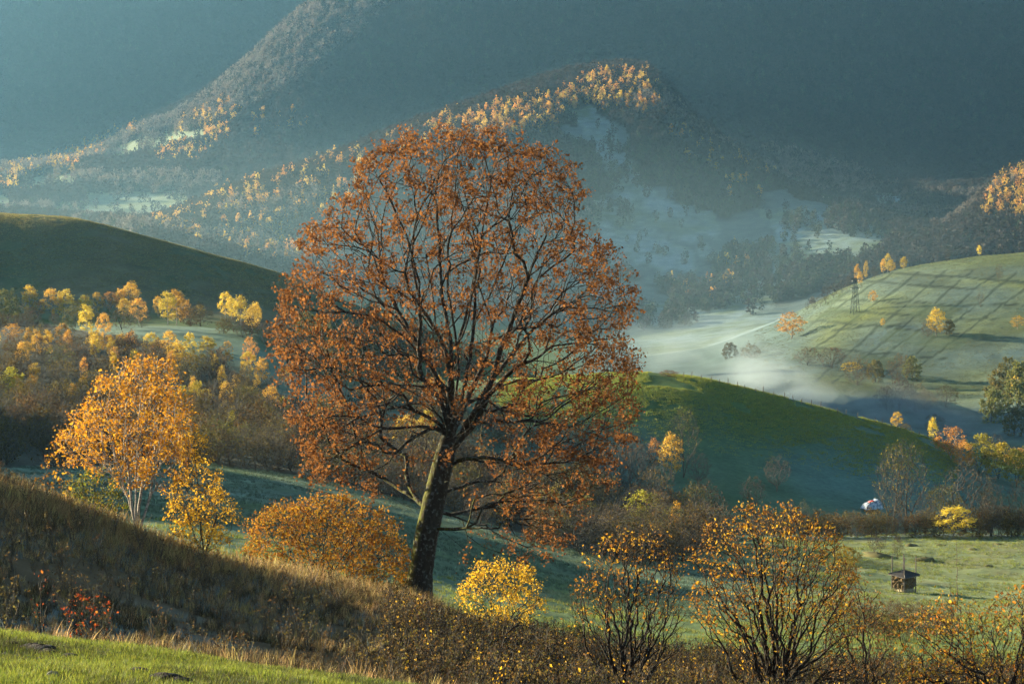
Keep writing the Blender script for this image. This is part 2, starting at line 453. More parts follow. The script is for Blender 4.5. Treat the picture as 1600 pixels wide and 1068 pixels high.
cols_u = np.concatenate([np.linspace(-1500, -140, 60)[:-1], np.arange(-140, 1741, 4.0), np.linspace(1744, 3100, 60)])
def terrain(name, ys, label):
    S, Y = np.meshgrid((cols_u - 800) / F, ys)
    X = S * (Y + 6.0); x = X.ravel(); y = Y.ravel()
    z = H(x, y)
    nc, nr = len(cols_u), len(ys)
    i = (np.arange(nr - 1)[:, None] * nc + np.arange(nc - 1)[None, :]).ravel()
    q = np.stack([i, i + 1, i + nc + 1, i + nc], 1)
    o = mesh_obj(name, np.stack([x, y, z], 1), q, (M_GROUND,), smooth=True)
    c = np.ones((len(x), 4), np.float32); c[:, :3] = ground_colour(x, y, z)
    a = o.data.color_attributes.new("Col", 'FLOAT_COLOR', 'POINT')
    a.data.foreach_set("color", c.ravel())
    tag(o, label, kind='structure')
    return o
def lg(a, b, n): return np.exp(np.linspace(math.log(a), math.log(b), n))
terrain('foreground_slope', np.concatenate([np.linspace(-30, 16, 16)[:-1], lg(16, 125, 190)]), 'rough grassy slope the great tree stands on')
terrain('meadow', lg(125, 445, 150), 'frosty meadows below the slope')
terrain('hill', lg(445, 720, 110), 'green round hill and wooded hillside')
terrain('bare_hill', lg(720, 960, 70), 'bare grassy hill above the birches')
terrain('valley', lg(960, 1500, 120), 'misty valley and terraced fields')
terrain('mountain', np.concatenate([lg(1500, 3300, 230)[:-1], lg(3300, 5600, 80)]), 'wooded mountainside beyond the valley')

# ------------------------------------------------------------------ air
HAZE_DENSITY = 0.50e-4
def box(name, lo, hi, mats, parent=None):
    (x0, y0, z0), (x1, y1, z1) = lo, hi
    v = [(x0, y0, z0), (x1, y0, z0), (x1, y1, z0), (x0, y1, z0), (x0, y0, z1), (x1, y0, z1), (x1, y1, z1), (x0, y1, z1)]
    f = [(0, 3, 2, 1), (4, 5, 6, 7), (0, 1, 5, 4), (1, 2, 6, 5), (2, 3, 7, 6), (3, 0, 4, 7)]
    return mesh_obj(name, v, f, mats, parent)
zs = [v for o in col.objects if o.get("kind") == "structure" for v in (min(p.co.z for p in o.data.vertices), max(p.co.z for p in o.data.vertices))]
m, nt, out = new_mat("haze_air")
pv = nt.nodes.new("ShaderNodeVolumePrincipled")
pv.inputs["Color"].default_value = (0.30, 0.67, 1.0, 1)
pv.inputs["Density"].default_value = HAZE_DENSITY
pv.inputs["Density Attribute"].default_value = ""
pv.inputs["Anisotropy"].default_value = 0.68
nt.links.new(pv.outputs[0], out.inputs["Volume"])
try: m.cycles.homogeneous_volume = True
except Exception: pass
tag(box('haze', (-3600, -60, min(zs) - 1), (3600, 5700, max(zs) + 25), (m,)), 'thin morning haze filling the valley', kind='stuff')
print("terrain z", min(zs), max(zs))
# ------------------------------------------------------------------ growing trees
def frames(d):
    d = d / np.maximum(np.linalg.norm(d, axis=1, keepdims=True), 1e-9)
    ref = np.where(np.abs(d[:, 2:3]) > 0.92, np.array([[1.0, 0, 0]]), np.array([[0, 0, 1.0]]))
    a = np.cross(ref, d); a /= np.maximum(np.linalg.norm(a, axis=1, keepdims=True), 1e-9)
    return d, a, np.cross(d, a)

def tubes(A, B, ra, rb, k):
    """tapered k-sided tubes from A to B; returns verts, quads"""
    n = len(A)
    d, u, v = frames(B - A)
    th = np.arange(k) * 2 * math.pi / k
    c, s = np.cos(th), np.sin(th)
    ring = u[:, None, :] * c[None, :, None] + v[:, None, :] * s[None, :, None]
    va = A[:, None, :] + ring * ra[:, None, None]
    vb = B[:, None, :] + ring * rb[:, None, None] + (d * (rb[:, None] * 0.25))[:, None, :]
    V = np.concatenate([va, vb], 1).reshape(-1, 3)
    i = np.arange(n)[:, None] * 2 * k; j = np.arange(k)[None, :]; j2 = (j + 1) % k
    Q = np.stack([i + j, i + j2, i + k + j2, i + k + j], -1).reshape(-1, 4)
    return V, Q

class Skeleton:
    def __init__(self, r, nmax=60000):
        self.r = r
        self.P = np.zeros((nmax, 3)); self.D = np.zeros((nmax, 3)); self.L = np.zeros(nmax); self.par = np.full(nmax, -1, int); self.n = 0
        self.thick = np.zeros(nmax)
    def add(self, p, par):
        i = self.n
        self.P[i] = p; self.par[i] = par
        if par >= 0:
            d = self.P[i] - self.P[par]; l = np.linalg.norm(d)
            self.D[i] = d / max(l, 1e-6); self.L[i] = self.L[par] + l
            if par == 0 and not self.D[0].any(): self.D[0] = self.D[i]
        self.n += 1
        return i
    def path(self, pts, par=-1, seg=0.4, wig=0.03):
        pts = np.asarray(pts, float)
        if par >= 0: pts = np.vstack([self.P[par][None], pts])
        else:
            par = self.add(pts[0], -1)
        # smooth the polyline a little by Catmull-Rom
        ext = np.vstack([2 * pts[0] - pts[1], pts, 2 * pts[-1] - pts[-2]])
        ids = [par]
        for k in range(1, len(ext) - 2):
            p0, p1, p2, p3 = ext[k - 1], ext[k], ext[k + 1], ext[k + 2]
            m = max(1, int(np.linalg.norm(p2 - p1) / seg))
            for t in (np.arange(m) + 1) / m:
                q = 0.5 * (2 * p1 + (p2 - p0) * t + (2 * p0 - 5 * p1 + 4 * p2 - p3) * t * t + (3 * p1 - p0 - 3 * p2 + p3) * t ** 3)
                par = self.add(q + self.r.normal(0, wig, 3) * (1 if t < 1 else 0.3), par)
                ids.append(par)
        return ids
    def near(self, p, sub=None):
        return int(np.argmin(((self.P[:self.n] - p) ** 2).sum(1)))
    def reach(self, T, centre, wpath=0.25, wang=0.6, seg=0.35, wig=0.04, up=0.1, minz=None, start=0):
        """grow one branch to each target, forking from the best existing node"""
        for t in T:
            n = self.n
            v = t - self.P[start:n]; d = np.linalg.norm(v, axis=1) + 1e-6
            cosang = (v * self.D[start:n]).sum(1) / d
            cost = d * (1 + wang * (1 - cosang)) + wpath * self.L[start:n]
            i = int(np.argmin(cost)) + start
            l = float(d[i - start])
            if l < 0.05: continue
            p0 = self.P[i].copy(); out = t - centre; out = out / (np.linalg.norm(out) + 1e-6)
            dirn = self.D[i] * 0.8 + out * 0.5; dirn /= np.linalg.norm(dirn) + 1e-6
            p1 = p0 + dirn * l * 0.4; p2 = t - (out + np.array([0, 0, up])) * l * 0.3
            m = max(1, int(l / seg)); par = i
            for s in (np.arange(m) + 1) / m:
                q = (1 - s) ** 3 * p0 + 3 * (1 - s) ** 2 * s * p1 + 3 * (1 - s) * s * s * p2 + s ** 3 * t
                par = self.add(q + self.r.normal(0, wig, 3) * min(1.0, l) * (1 if s < 1 else 0), par)
    def finish(self, rtip, rbase):
        n = self.n
        cnt = np.zeros(n); kids = np.zeros(n, int)
        for i in range(n - 1, 0, -1):
            p = self.par[i]
            if p < 0: continue
            if kids[i] == 0: cnt[i] = max(cnt[i], 1)
            cnt[p] += cnt[i]; kids[p] += 1
        cnt = np.maximum(cnt, 1)
        e = math.log(rbase / rtip) / math.log(max(cnt.max(), 2))
        R = rtip * cnt ** e
        self.R = R; self.tips = np.nonzero((kids == 0) & (self.par[:n] >= 0))[0]
        return R
    def mesh(self, name, mat, parent, kthin=3, flare=1.0, flare_h=0.8):
        n = self.n
        i = np.nonzero(self.par[:n] >= 0)[0]
        p = self.par[i]
        R = self.R.copy()
        if flare > 1:
            zz = self.P[:n, 2] - self.P[0, 2]
            R = R * (1 + (flare - 1) * np.clip(1 - zz / flare_h, 0, 1) ** 2)
        # main continuation keeps the parent's girth
        ra = np.minimum(R[p], R[i] * 1.12)
        best = {}
        for a, b in zip(i, p):
            if b not in best or R[a] > R[best[b]]: best[b] = a
        main = np.array([best[b] == a for a, b in zip(i, p)])
        ra = np.where(main, R[p], ra)
        ra = np.minimum(ra, R[i] * 1.6)
        V, Q, off = [], [], 0
        for lo, hi, k in ((0, 0.025, kthin), (0.025, 0.10, 5), (0.10, 9, 12)):
            s = (R[i] >= lo) & (R[i] < hi)
            if s.any():
                v, q = tubes(self.P[p[s]], self.P[i[s]], ra[s], R[i[s]], k)
                V.append(v); Q.append(q + off); off += len(v)
        return mesh_obj(name, np.vstack(V), np.vstack(Q), (mat,), parent, smooth=True)

def leaf_cloud(name, P, size, mat, parent, r, droop=0.0, aspect=0.62, flat=0.0, fold=0.25, link=True, svar=0.35):
    """small folded leaves (two triangles each side of the rib) at points P"""
    n = len(P)
    d = r.normal(0, 1, (n, 3)); d[:, 2] -= droop
    d /= np.linalg.norm(d, axis=1, keepdims=True)
    nrm = r.normal(0, 1, (n, 3)); nrm[:, 2] += flat
    a = np.cross(d, nrm); a /= np.maximum(np.linalg.norm(a, axis=1, keepdims=True), 1e-6)
    b = np.cross(a, d)
    s = size * (1 + svar * r.normal(0, 1, n)).clip(0.45, 1.8)
    s = s[:, None]
    p0 = P; p1 = P + d * s
    m = P + d * s * 0.45
    l_ = m + a * s * aspect * 0.5 + b * s * fold * 0.5
    r_ = m - a * s * aspect * 0.5 + b * s * fold * 0.5
    V = np.stack([p0, l_, p1, r_], 1).reshape(-1, 3)
    i = np.arange(n)[:, None] * 4
    Q = np.concatenate([i + np.array([[0, 3, 2]]), i + np.array([[0, 2, 1]])], 0)
    return mesh_obj(name, V, Q, (mat,), parent, link=link)

def sample_outline(poly, n, r, depth=1.0, shell=0.6, rowstep=0.25):
    """points in the solid whose silhouette is the polygon (x, z metres); depth = thickness ratio"""
    poly = np.asarray(poly, float)
    x0, z0 = poly.min(0); x1, z1 = poly.max(0)
    rows = np.arange(z0, z1, rowstep)
    gx = np.linspace(x0, x1, 160)
    ext = []
    for zz in rows:
        ins = inpoly(gx, np.full(160, zz), poly)
        ext.append((gx[ins].min(), gx[ins].max()) if ins.any() else (0.5 * (x0 + x1), 0.5 * (x0 + x1)))
    ext = np.array(ext)
    k = np.ones(5) / 5
    cx = np.convolve(np.pad(ext.mean(1), 2, 'edge'), k, 'valid'); hw = np.convolve(np.pad((ext[:, 1] - ext[:, 0]) / 2, 2, 'edge'), k, 'valid')
    out = np.zeros((0, 3))
    while len(out) < n:
        m = n * 4
        x = r.uniform(x0, x1, m); z = r.uniform(z0, z1, m)
        ok = inpoly(x, z, poly)
        x, z = x[ok], z[ok]
        i = np.clip(((z - z0) / rowstep).astype(int), 0, len(rows) - 1)
        dx = np.abs(x - cx[i]); w = np.sqrt(np.maximum(hw[i] ** 2 - dx ** 2, 0.0)) * depth
        sgn = np.where(r.random(len(x)) < 0.5, -1, 1)
        f = np.where(r.random(len(x)) < shell, r.uniform(0.65, 1.0, len(x)), r.uniform(0, 0.7, len(x)))
        out = np.vstack([out, np.stack([x, sgn * f * w, z], 1)])
    return out[:n]

def px_local(pts, base, y=None):
    """picture outline -> (x, z) metres around a base point, in the upright plane through it"""
    y = base.y if y is None else y
    o = []
    for (px, py) in pts:
        z = y * zslope(py)
        o.append(((px - 800) / F * (y * CP - z * SP) - base.x, z - base.z))
    return o

# ------------------------------------------------------------------ plant materials
M_BARK = noise_mat("bark_grey_brown", [(0.030, 0.024, 0.017), (0.075, 0.060, 0.042), (0.13, 0.11, 0.085)], 9, 0.9, 0.6, (1, 1, 0.35))
M_TWIG = noise_mat("dark_twig_bark", [(0.020, 0.016, 0.012), (0.055, 0.042, 0.030)], 20, 0.9, 0.2)
M_BIRCHBARK = noise_mat("birch_bark", [(0.10, 0.085, 0.07), (0.40, 0.36, 0.30), (0.55, 0.50, 0.43)], 6, 0.8, 0.2, (1, 1, 4))
M_GREYTWIG = noise_mat("grey_twig_bark", [(0.065, 0.055, 0.040), (0.15, 0.125, 0.09)], 4, 0.9, 0.1)
def trunk_moss_mat():
    m, nt, out = new_mat("mossy_lichen_bark"); L = nt.links
    tc = nt.nodes.new("ShaderNodeTexCoord")
    mp = nt.nodes.new("ShaderNodeMapping"); mp.inputs["Scale"].default_value = (1, 1, 0.4); L.new(tc.outputs["Object"], mp.inputs["Vector"])
    n = nt.nodes.new("ShaderNodeTexNoise"); n.inputs["Scale"].default_value = 7; n.inputs["Detail"].default_value = 8; L.new(mp.outputs[0], n.inputs["Vector"])
    c = ramp(nt, n.outputs["Fac"], [(0.016, 0.013, 0.010), (0.045, 0.036, 0.026), (0.085, 0.07, 0.052)])
    n2 = nt.nodes.new("ShaderNodeTexNoise"); n2.inputs["Scale"].default_value = 6.5; n2.inputs["Detail"].default_value = 7; L.new(tc.outputs["Object"], n2.inputs["Vector"])
    lr = nt.nodes.new("ShaderNodeMapRange"); lr.inputs[1].default_value = 0.54; lr.inputs[2].default_value = 0.68; L.new(n2.outputs["Fac"], lr.inputs[0])
    m1 = nt.nodes.new("ShaderNodeMixRGB"); m1.inputs[2].default_value = (0.17, 0.175, 0.155, 1); L.new(lr.outputs[0], m1.inputs[0]); L.new(c, m1.inputs[1])
    # moss grows on the left flank of the trunk, below the crown
    g = nt.nodes.new("ShaderNodeNewGeometry"); sx = nt.nodes.new("ShaderNodeSeparateXYZ"); L.new(g.outputs["Normal"], sx.inputs[0])
    so = nt.nodes.new("ShaderNodeSeparateXYZ"); L.new(tc.outputs["Object"], so.inputs[0])
    a = nt.nodes.new("ShaderNodeMapRange"); a.inputs[1].default_value = -0.35; a.inputs[2].default_value = -0.85; L.new(sx.outputs[0], a.inputs[0])
    b = nt.nodes.new("ShaderNodeMapRange"); b.inputs[1].default_value = 8.0; b.inputs[2].default_value = 5.0; L.new(so.outputs[2], b.inputs[0])
    n3 = nt.nodes.new("ShaderNodeTexNoise"); n3.inputs["Scale"].default_value = 4.5; n3.inputs["Detail"].default_value = 6; L.new(tc.outputs["Object"], n3.inputs["Vector"])
    mu = nt.nodes.new("ShaderNodeMath"); mu.operation = 'MULTIPLY'; L.new(a.outputs[0], mu.inputs[0]); L.new(b.outputs[0], mu.inputs[1])
    mq = nt.nodes.new("ShaderNodeMapRange"); mq.inputs[1].default_value = 0.35; mq.inputs[2].default_value = 0.55; L.new(n3.outputs["Fac"], mq.inputs[0])
    mu2 = nt.nodes.new("ShaderNodeMath"); mu2.operation = 'MULTIPLY'; L.new(mu.outputs[0], mu2.inputs[0]); L.new(mq.outputs[0], mu2.inputs[1])
    m2 = nt.nodes.new("ShaderNodeMixRGB"); m2.inputs[2].default_value = (0.105, 0.11, 0.014, 1); L.new(mu2.outputs[0], m2.inputs[0]); L.new(m1.outputs[0], m2.inputs[1])
    bs = nt.nodes.new("ShaderNodeBsdfPrincipled"); bs.inputs["Roughness"].default_value = 0.95; bs.inputs["Specular IOR Level"].default_value = 0.15
    L.new(m2.outputs[0], bs.inputs["Base Color"])
    bp = nt.nodes.new("ShaderNodeBump"); bp.inputs["Strength"].default_value = 0.9; bp.inputs["Distance"].default_value = 0.08; L.new(n.outputs["Fac"], bp.inputs["Height"]); L.new(bp.outputs[0], bs.inputs["Normal"])
    L.new(bs.outputs[0], out.inputs["Surface"])
    return m
M_MOSSY = trunk_moss_mat()
M_RUST = leaf_mat("rust_brown_leaf", [(0.13, 0.050, 0.018), (0.26, 0.105, 0.030), (0.38, 0.165, 0.045), (0.19, 0.075, 0.024), (0.30, 0.13, 0.035)], 0.5, 0)
M_ORANGE = leaf_mat("orange_birch_leaf", [(0.42, 0.16, 0.018), (0.62, 0.29, 0.025), (0.76, 0.43, 0.04), (0.52, 0.22, 0.02)], 0.55, 0)
M_GOLDB = leaf_mat("golden_orange_leaf", [(0.52, 0.26, 0.02), (0.72, 0.42, 0.03), (0.82, 0.54, 0.05), (0.60, 0.33, 0.025)], 0.55, 0)
M_YELLOW = leaf_mat("bright_yellow_leaf", [(0.72, 0.42, 0.035), (0.85, 0.58, 0.05), (0.80, 0.50, 0.04), (0.55, 0.30, 0.03)], 0.55, 0)
M_BEECH = leaf_mat("copper_bush_leaf", [(0.28, 0.10, 0.018), (0.46, 0.20, 0.024), (0.55, 0.30, 0.035), (0.26, 0.19, 0.025)], 0.5, 0)
M_OLIVE = leaf_mat("green_yellow_leaf", [(0.12, 0.16, 0.025), (0.20, 0.22, 0.03), (0.42, 0.30, 0.04), (0.10, 0.13, 0.02)], 0.5, 0)
M_RED = leaf_mat("red_leaf", [(0.25, 0.04, 0.016), (0.42, 0.09, 0.02), (0.48, 0.20, 0.03)], 0.5, 0)
M_AMBER = leaf_mat("amber_leaf", [(0.26, 0.10, 0.02), (0.50, 0.23, 0.025), (0.74, 0.45, 0.04), (0.20, 0.085, 0.02), (0.38, 0.17, 0.025)], 0.5, 0)

# ------------------------------------------------------------------ the great tree
def great_tree():
    r = np.random.default_rng(11)
    base = spot(652, 935, 94, 106)
    yb = base.y
    t = tag(empty('great_tree', base), 'huge spreading tree with rust brown leaves and a mossy leaning trunk', 'tree')
    def L3(pts, dep):
        q = px_local(pts, base)
        dep = np.interp(np.linspace(0, 1, len(q)), np.linspace(0, 1, len(dep)), dep)
        return np.array([(a, d, b) for (a, b), d in zip(q, dep)])
    sk = Skeleton(r, 90000)
    trunk = sk.path(L3([(651, 940), (655, 915), (661, 870), (671, 815), (683, 760), (694, 715), (702, 685)], [0, 0, 0.1]), -1, 0.3, 0.01)
    fork = trunk[-1]; mid = trunk[int(len(trunk) * 0.72)]; low = trunk[int(len(trunk) * 0.80)]
    limbs = [
        (fork, [(696, 650), (684, 618), (660, 588), (656, 545), (659, 500), (657, 450), (648, 400), (632, 350), (610, 300)], [0, -0.5, -1.2, -2.0, -2.6]),
        (fork, [(704, 640), (702, 600), (705, 550), (696, 500), (688, 450), (684, 400), (680, 330), (668, 260)], [0, 0.6, 1.4, 2.2, 2.8]),
        (fork, [(710, 640), (714, 600), (716, 555), (709, 500), (701, 440), (703, 370), (712, 300), (716, 240)], [0, -0.4, -1.0, -1.2, -1.0]),
        (fork, [(716, 640), (728, 595), (736, 545), (741, 490), (743, 430), (752, 370), (762, 310), (772, 250)], [0, 0.3, 0.6, 1.0, 1.4]),
        (trunk[-3], [(718, 690), (736, 668), (752, 640), (765, 600), (782, 545), (800, 500), (816, 455), (836, 400), (862, 340)], [0, -0.6, -1.4, -2.4, -3.2]),
        (trunk[-3], [(724, 680), (748, 630), (778, 585), (816, 540), (852, 500), (892, 455), (930, 420)], [0, 0.8, 1.8, 3.0, 3.8]),
        (low, [(716, 720), (740, 714), (770, 710), (812, 714), (852, 728), (890, 748)], [0, -0.8, -1.6, -2.8, -3.6]),
        (fork, [(690, 655), (668, 630), (640, 615), (602, 601), (560, 596), (512, 606)], [0, 0.6, 1.4, 2.4, 3.4]),
        (fork, [(688, 664), (660, 644), (622, 632), (580, 640), (535, 658), (498, 690)], [0, -0.8, -1.8, -2.8, -3.6]),
        (fork, [(712, 650), (744, 626), (790, 606), (850, 600), (910, 604), (956, 620)], [0, 1.0, 2.2, 3.2, 4.0]),
        (trunk[-2], [(722, 672), (760, 655), (815, 650), (880, 655), (935, 668)], [0, -1.2, -2.4, -3.4]),
        (mid, [(694, 770), (722, 765), (770, 762), (820, 775)], [0, 1.0, 2.2, 3.4]),
        (trunk[int(len(trunk) * 0.5)], [(676, 822), (700, 822), (742, 815), (790, 812)], [0, -0.8, -1.8, -2.6]),
        (fork, [(680, 668), (652, 676), (620, 700), (592, 735)], [0, -0.9, -1.9, -2.8]),
        (trunk[int(len(trunk) * 0.62)], [(668, 790), (645, 782), (618, 770), (594, 760)], [0, 0.9, 1.9, 2.6]),
        (fork, [(700, 640), (680, 590), (640, 530), (590, 480), (540, 445), (490, 430)], [0, 1.2, 2.2, 3.2, 3.6]),
        (fork, [(700, 630), (672, 570), (622, 540), (560, 520), (500, 515), (455, 530)], [0, -1.2, -2.6, -3.8, -4.4]),
        (fork, [(708, 640), (706, 590), (720, 520), (735, 460), (745, 390), (735, 310)], [0, 2.0, 3.4, 4.6]),
        (fork, [(708, 640), (704, 580), (690, 520), (660, 470), (640, 420), (650, 340)], [0, -2.0, -3.4, -4.8]),
        (trunk[-3], [(720, 680), (742, 640), (775, 600), (800, 570), (850, 540), (905, 510)], [0, -1.6, -3.0, -4.2]),
    ]
    for st, pts, dep in limbs:
        sk.path(L3(pts, dep), st, 0.35, 0.03)
    crown_poly = [(690, 197), (740, 201), (800, 210), (850, 232), (895, 262), (915, 300), (905, 332), (925, 372), (965, 398), (992, 440), (985, 480), (974, 525), (1004, 568), (992, 605),
                  (990, 650), (985, 682), (952, 695), (966, 762), (925, 762), (905, 775), (908, 832), (872, 826), (836, 872), (790, 868), (765, 850), (735, 868), (712, 888), (700, 860), (694, 800), (712, 770),
                  (705, 742), (668, 730), (640, 768), (600, 782), (574, 770), (560, 742), (520, 745), (490, 757), (478, 712), (452, 668), (455, 622), (430, 565), (430, 505), (440, 452), (476, 412), (474, 368), (512, 338),
                  (545, 300), (560, 256), (600, 232), (642, 212)]
    poly = px_local(crown_poly, base)
    T = sample_outline(poly, 3600, r, 0.92, 0.78)
    lowz = px_local([(700, 720)], base)[0][1]
    # sparser skirt under the main crown
    skirt = px_local([(700, 775), (905, 775), (912, 832), (840, 876), (790, 884), (712, 892)], base)
    T = np.vstack([T, sample_outline(skirt, 70, r, 1.0, 0.5)])
    tx, tz = px_local([(690, 640)], base)[0]
    near_trunk = (np.abs(T[:, 0] - tx) < 2.6) & (T[:, 2] < tz)
    T = T[~near_trunk | (r.random(len(T)) < 0.25)]
    T = T[(T[:, 2] > lowz) | (r.random(len(T)) < 0.7)]
    c0 = np.array([*px_local([(705, 640)], base)[0]]); centre = np.array([c0[0], 0, c0[1]])
    T = T[np.argsort(np.linalg.norm(T - centre, axis=1))]
    sk.reach(T, centre, 0.24, 1.3, 0.45, 0.035, 0.1)
    nmain = sk.n
    sk.finish(0.007, 0.50)
    tips = sk.tips.copy()
    # leafy shoots at every branch end
    sub, P = [], []
    for i in tips:
        b = sk.P[i]; d = sk.D[i]
        for q in range(3):
            v = d * 0.6 + r.normal(0, 0.55, 3); v[2] -= 0.12
            e = b + v / np.linalg.norm(v) * r.uniform(0.3, 0.75)
            sub.append((i, e))
    for i, e in sub:
        par = i
        a = sk.P[i].copy(); k = sk.add((a + e) / 2 + r.normal(0, 0.03, 3), i); sk.add(e, k)
        dq = (e - np.array([*px_local([(715, 0)], base)[0][:1], 0, px_local([(715, 520)], base)[0][1]])) / np.array([7.4, 6.8, 8.2])
        m = int(round(r.integers(8, 17) * np.clip((np.linalg.norm(dq) - 0.42) / 0.42, 0.12, 1.0)))
        if abs(e[0] - tx) < 2.6 and e[2] < tz: m = int(m * 0.5)
        if e[2] < lowz: m = int(m * 0.75)
        if m < 1: continue
        f = r.random((m, 1)) ** 0.7
        P.append(a + (e - a) * f + r.normal(0, 0.09, (m, 3)))
    P = np.vstack(P)
    sk.finish(0.0055, 0.50)
    # trunk and boughs part, fine branches part
    sk.mesh('trunk', M_MOSSY, t, 3, 1.45, 1.6)
    leaf_cloud('crown', P, 0.12, M_RUST, t, r, droop=0.4, aspect=0.7)
    print('great tree nodes', sk.n, 'leaves', len(P))
    return t
great_tree()
# ------------------------------------------------------------------ trees and bushes on the near slope
def hero(name, label, cat, base_px, yr, outline, stems, ntarget, rtip, rbase, leaves, lsize, mats, seed, depth=0.9, shell=0.5, leaf_from=0.0,
         seg=0.2, wpath=0.3, per=(4, 8), spread=0.12, shoot=0.3, y=None, sub=2, wang=0.6, group=None, trunkname='trunk', clump=0.0, ragged=0.0):
    r = np.random.default_rng(seed)
    base = at(base_px[0], y) if y else spot(base_px[0], base_px[1], *yr)
    base = Vector((base.x, base.y, base.z - 0.06))
    t = tag(empty(name, base), label, cat, group)
    sk = Skeleton(r, 40000)
    sk.add(np.zeros(3), -1); sk.D[0] = (0, 0, 1)
    for k, st in enumerate(stems):
        q = px_local(st, base); dp = r.uniform(-0.5, 0.5)
        h = max(b for a, b in q)
        ox, oy = r.normal(0, clump, 2) if clump else (0, 0)
        if clump:
            root = sk.add((ox, oy, -0.05), -1); sk.D[root] = (0, 0, 1)
        else: root = 0
        sk.path([(a + ox * 0.3, dp * b * 0.4 + oy * 0.5, b) for a, b in q], root, seg, 0.012 if not clump else 0.03)
    poly = px_local(outline, base)
    if ragged:
        cx_, cz_ = np.mean([p[0] for p in poly]), np.mean([p[1] for p in poly]); q = []
        for (xa, za), (xb, zb_) in zip(poly, poly[1:] + poly[:1]):
            for f in (0.0, 0.33, 0.67):
                k_ = 1 + ragged * r.uniform(-1.3, 0.8)
                q.append((cx_ + (xa + (xb - xa) * f - cx_) * k_, cz_ + (za + (zb_ - za) * f - cz_) * k_))
        poly = q
    T = sample_outline(poly, ntarget, r, depth, shell, 0.1)
    zlo, zhi = T[:, 2].min(), T[:, 2].max()
    centre = np.array([np.mean([p[0] for p in poly]) * 0.6, 0, zlo * 0.5])
    T = T[np.argsort(np.linalg.norm(T - centre, axis=1))]
    sk.reach(T, centre, wpath, wang, seg, 0.03, 0.25)
    sk.finish(rtip, rbase)
    tips = sk.tips.copy(); P = []
    for i in tips:
        b, d = sk.P[i].copy(), sk.D[i].copy()
        for q in range(sub):
            v = d * 0.7 + r.normal(0, 0.45, 3); v[2] += 0.15
            e = b + v / np.linalg.norm(v) * shoot * r.uniform(0.4, 1.1)
            sk.add(e, i)
            if (b[2] - zlo) / (zhi - zlo) < leaf_from + r.uniform(-0.12, 0.12) and r.random() > 0.12: continue
            m = r.integers(*per)
            P.append(b + (e - b) * r.random((m, 1)) + r.normal(0, spread, (m, 3)))
    sk.finish(rtip, rbase)
    sk.mesh(trunkname, mats[0], t, 3)
    if P:
        leaf_cloud('crown', np.vstack(P), lsize, mats[1], t, r, droop=0.3)
    return t

hero('orange_birch', 'orange gold birch with several pale stems on the dry grass slope', 'tree', (215, 840), (82, 100),
     [(230, 556), (262, 572), (282, 605), (300, 650), (302, 700), (285, 748), (250, 768), (200, 760), (150, 738), (110, 722), (88, 700), (112, 655), (140, 622), (160, 595), (195, 570)],
     [[(206, 800), (188, 750), (172, 690), (160, 640)], [(208, 790), (204, 720), (203, 650), (205, 600)], [(213, 790), (216, 720), (222, 640), (230, 590)],
      [(216, 790), (228, 720), (240, 660), (250, 610)], [(222, 815), (236, 770), (242, 720), (258, 660), (272, 640)], [(210, 805), (196, 775), (170, 740), (135, 705)]],
     900, 0.005, 0.10, None, 0.095, (M_BIRCHBARK, M_ORANGE), 21, 0.85, 0.6, 0.0, 0.25, 0.25, (6, 12), 0.11, 0.38, sub=3)
hero('slender_birch', 'slim golden orange birch beside the pale stemmed birch', 'tree', (320, 888), (84, 102),
     [(300, 668), (318, 682), (334, 730), (348, 770), (370, 800), (360, 842), (338, 862), (300, 862), (268, 832), (264, 790), (274, 740), (286, 700)],
     [[(318, 860), (312, 800), (308, 740), (304, 690)], [(316, 862), (300, 820), (288, 780)], [(322, 862), (334, 820), (342, 790)]],
     460, 0.0045, 0.055, None, 0.09, (M_BARK, M_GOLDB), 22, 0.85, 0.5, 0.0, 0.2, 0.25, (5, 9), 0.10, 0.32, sub=3)
hero('copper_bush', 'broad dense copper leaved bush next to the mossy trunk', 'bush', (505, 915), None,
     [(376, 850), (385, 822), (410, 800), (440, 792), (480, 784), (520, 774), (560, 790), (600, 806), (630, 832), (650, 872), (640, 940), (560, 940), (470, 925), (392, 892)],
     [[(450, 870), (415, 830)], [(480, 860), (465, 800)], [(505, 860), (515, 795)], [(535, 870), (570, 815)], [(560, 890), (610, 850)], [(540, 900), (600, 890)], [(440, 890), (400, 855)]],
     1500, 0.0045, 0.06, None, 0.10, (M_TWIG, M_BEECH), 23, 0.6, 0.6, 0.0, 0.2, 0.2, (6, 11), 0.12, 0.34, y=102.5, sub=3, ragged=0.10)
hero('yellow_bush', 'bright yellow bush at the edge of the slope below the great tree', 'bush', (785, 992), None,
     [(718, 945), (728, 905), (748, 880), (768, 872), (800, 886), (828, 884), (846, 912), (846, 950), (822, 978), (760, 984), (724, 968)],
     [[(770, 950), (745, 900)], [(782, 950), (775, 890)], [(792, 950), (815, 900)], [(800, 960), (835, 930)]],
     420, 0.004, 0.045, None, 0.085, (M_TWIG, M_YELLOW), 24, 0.85, 0.5, 0.0, 0.2, 0.25, (5, 10), 0.09, 0.3, y=93, sub=3, ragged=0.10)
hero('green_bush', 'green bush turning yellow at the foot of the pale stemmed birch', 'bush', (148, 808), (84, 98),
     [(96, 785), (110, 752), (140, 738), (172, 744), (194, 768), (196, 800), (150, 812), (108, 804)],
     [[(135, 790), (120, 765)], [(148, 785), (145, 750)], [(160, 790), (178, 765)]],
     260, 0.004, 0.03, None, 0.09, (M_TWIG, M_OLIVE), 25, 0.8, 0.5, 0.0, 0.2, 0.25, (4, 8), 0.10, 0.3, sub=3)
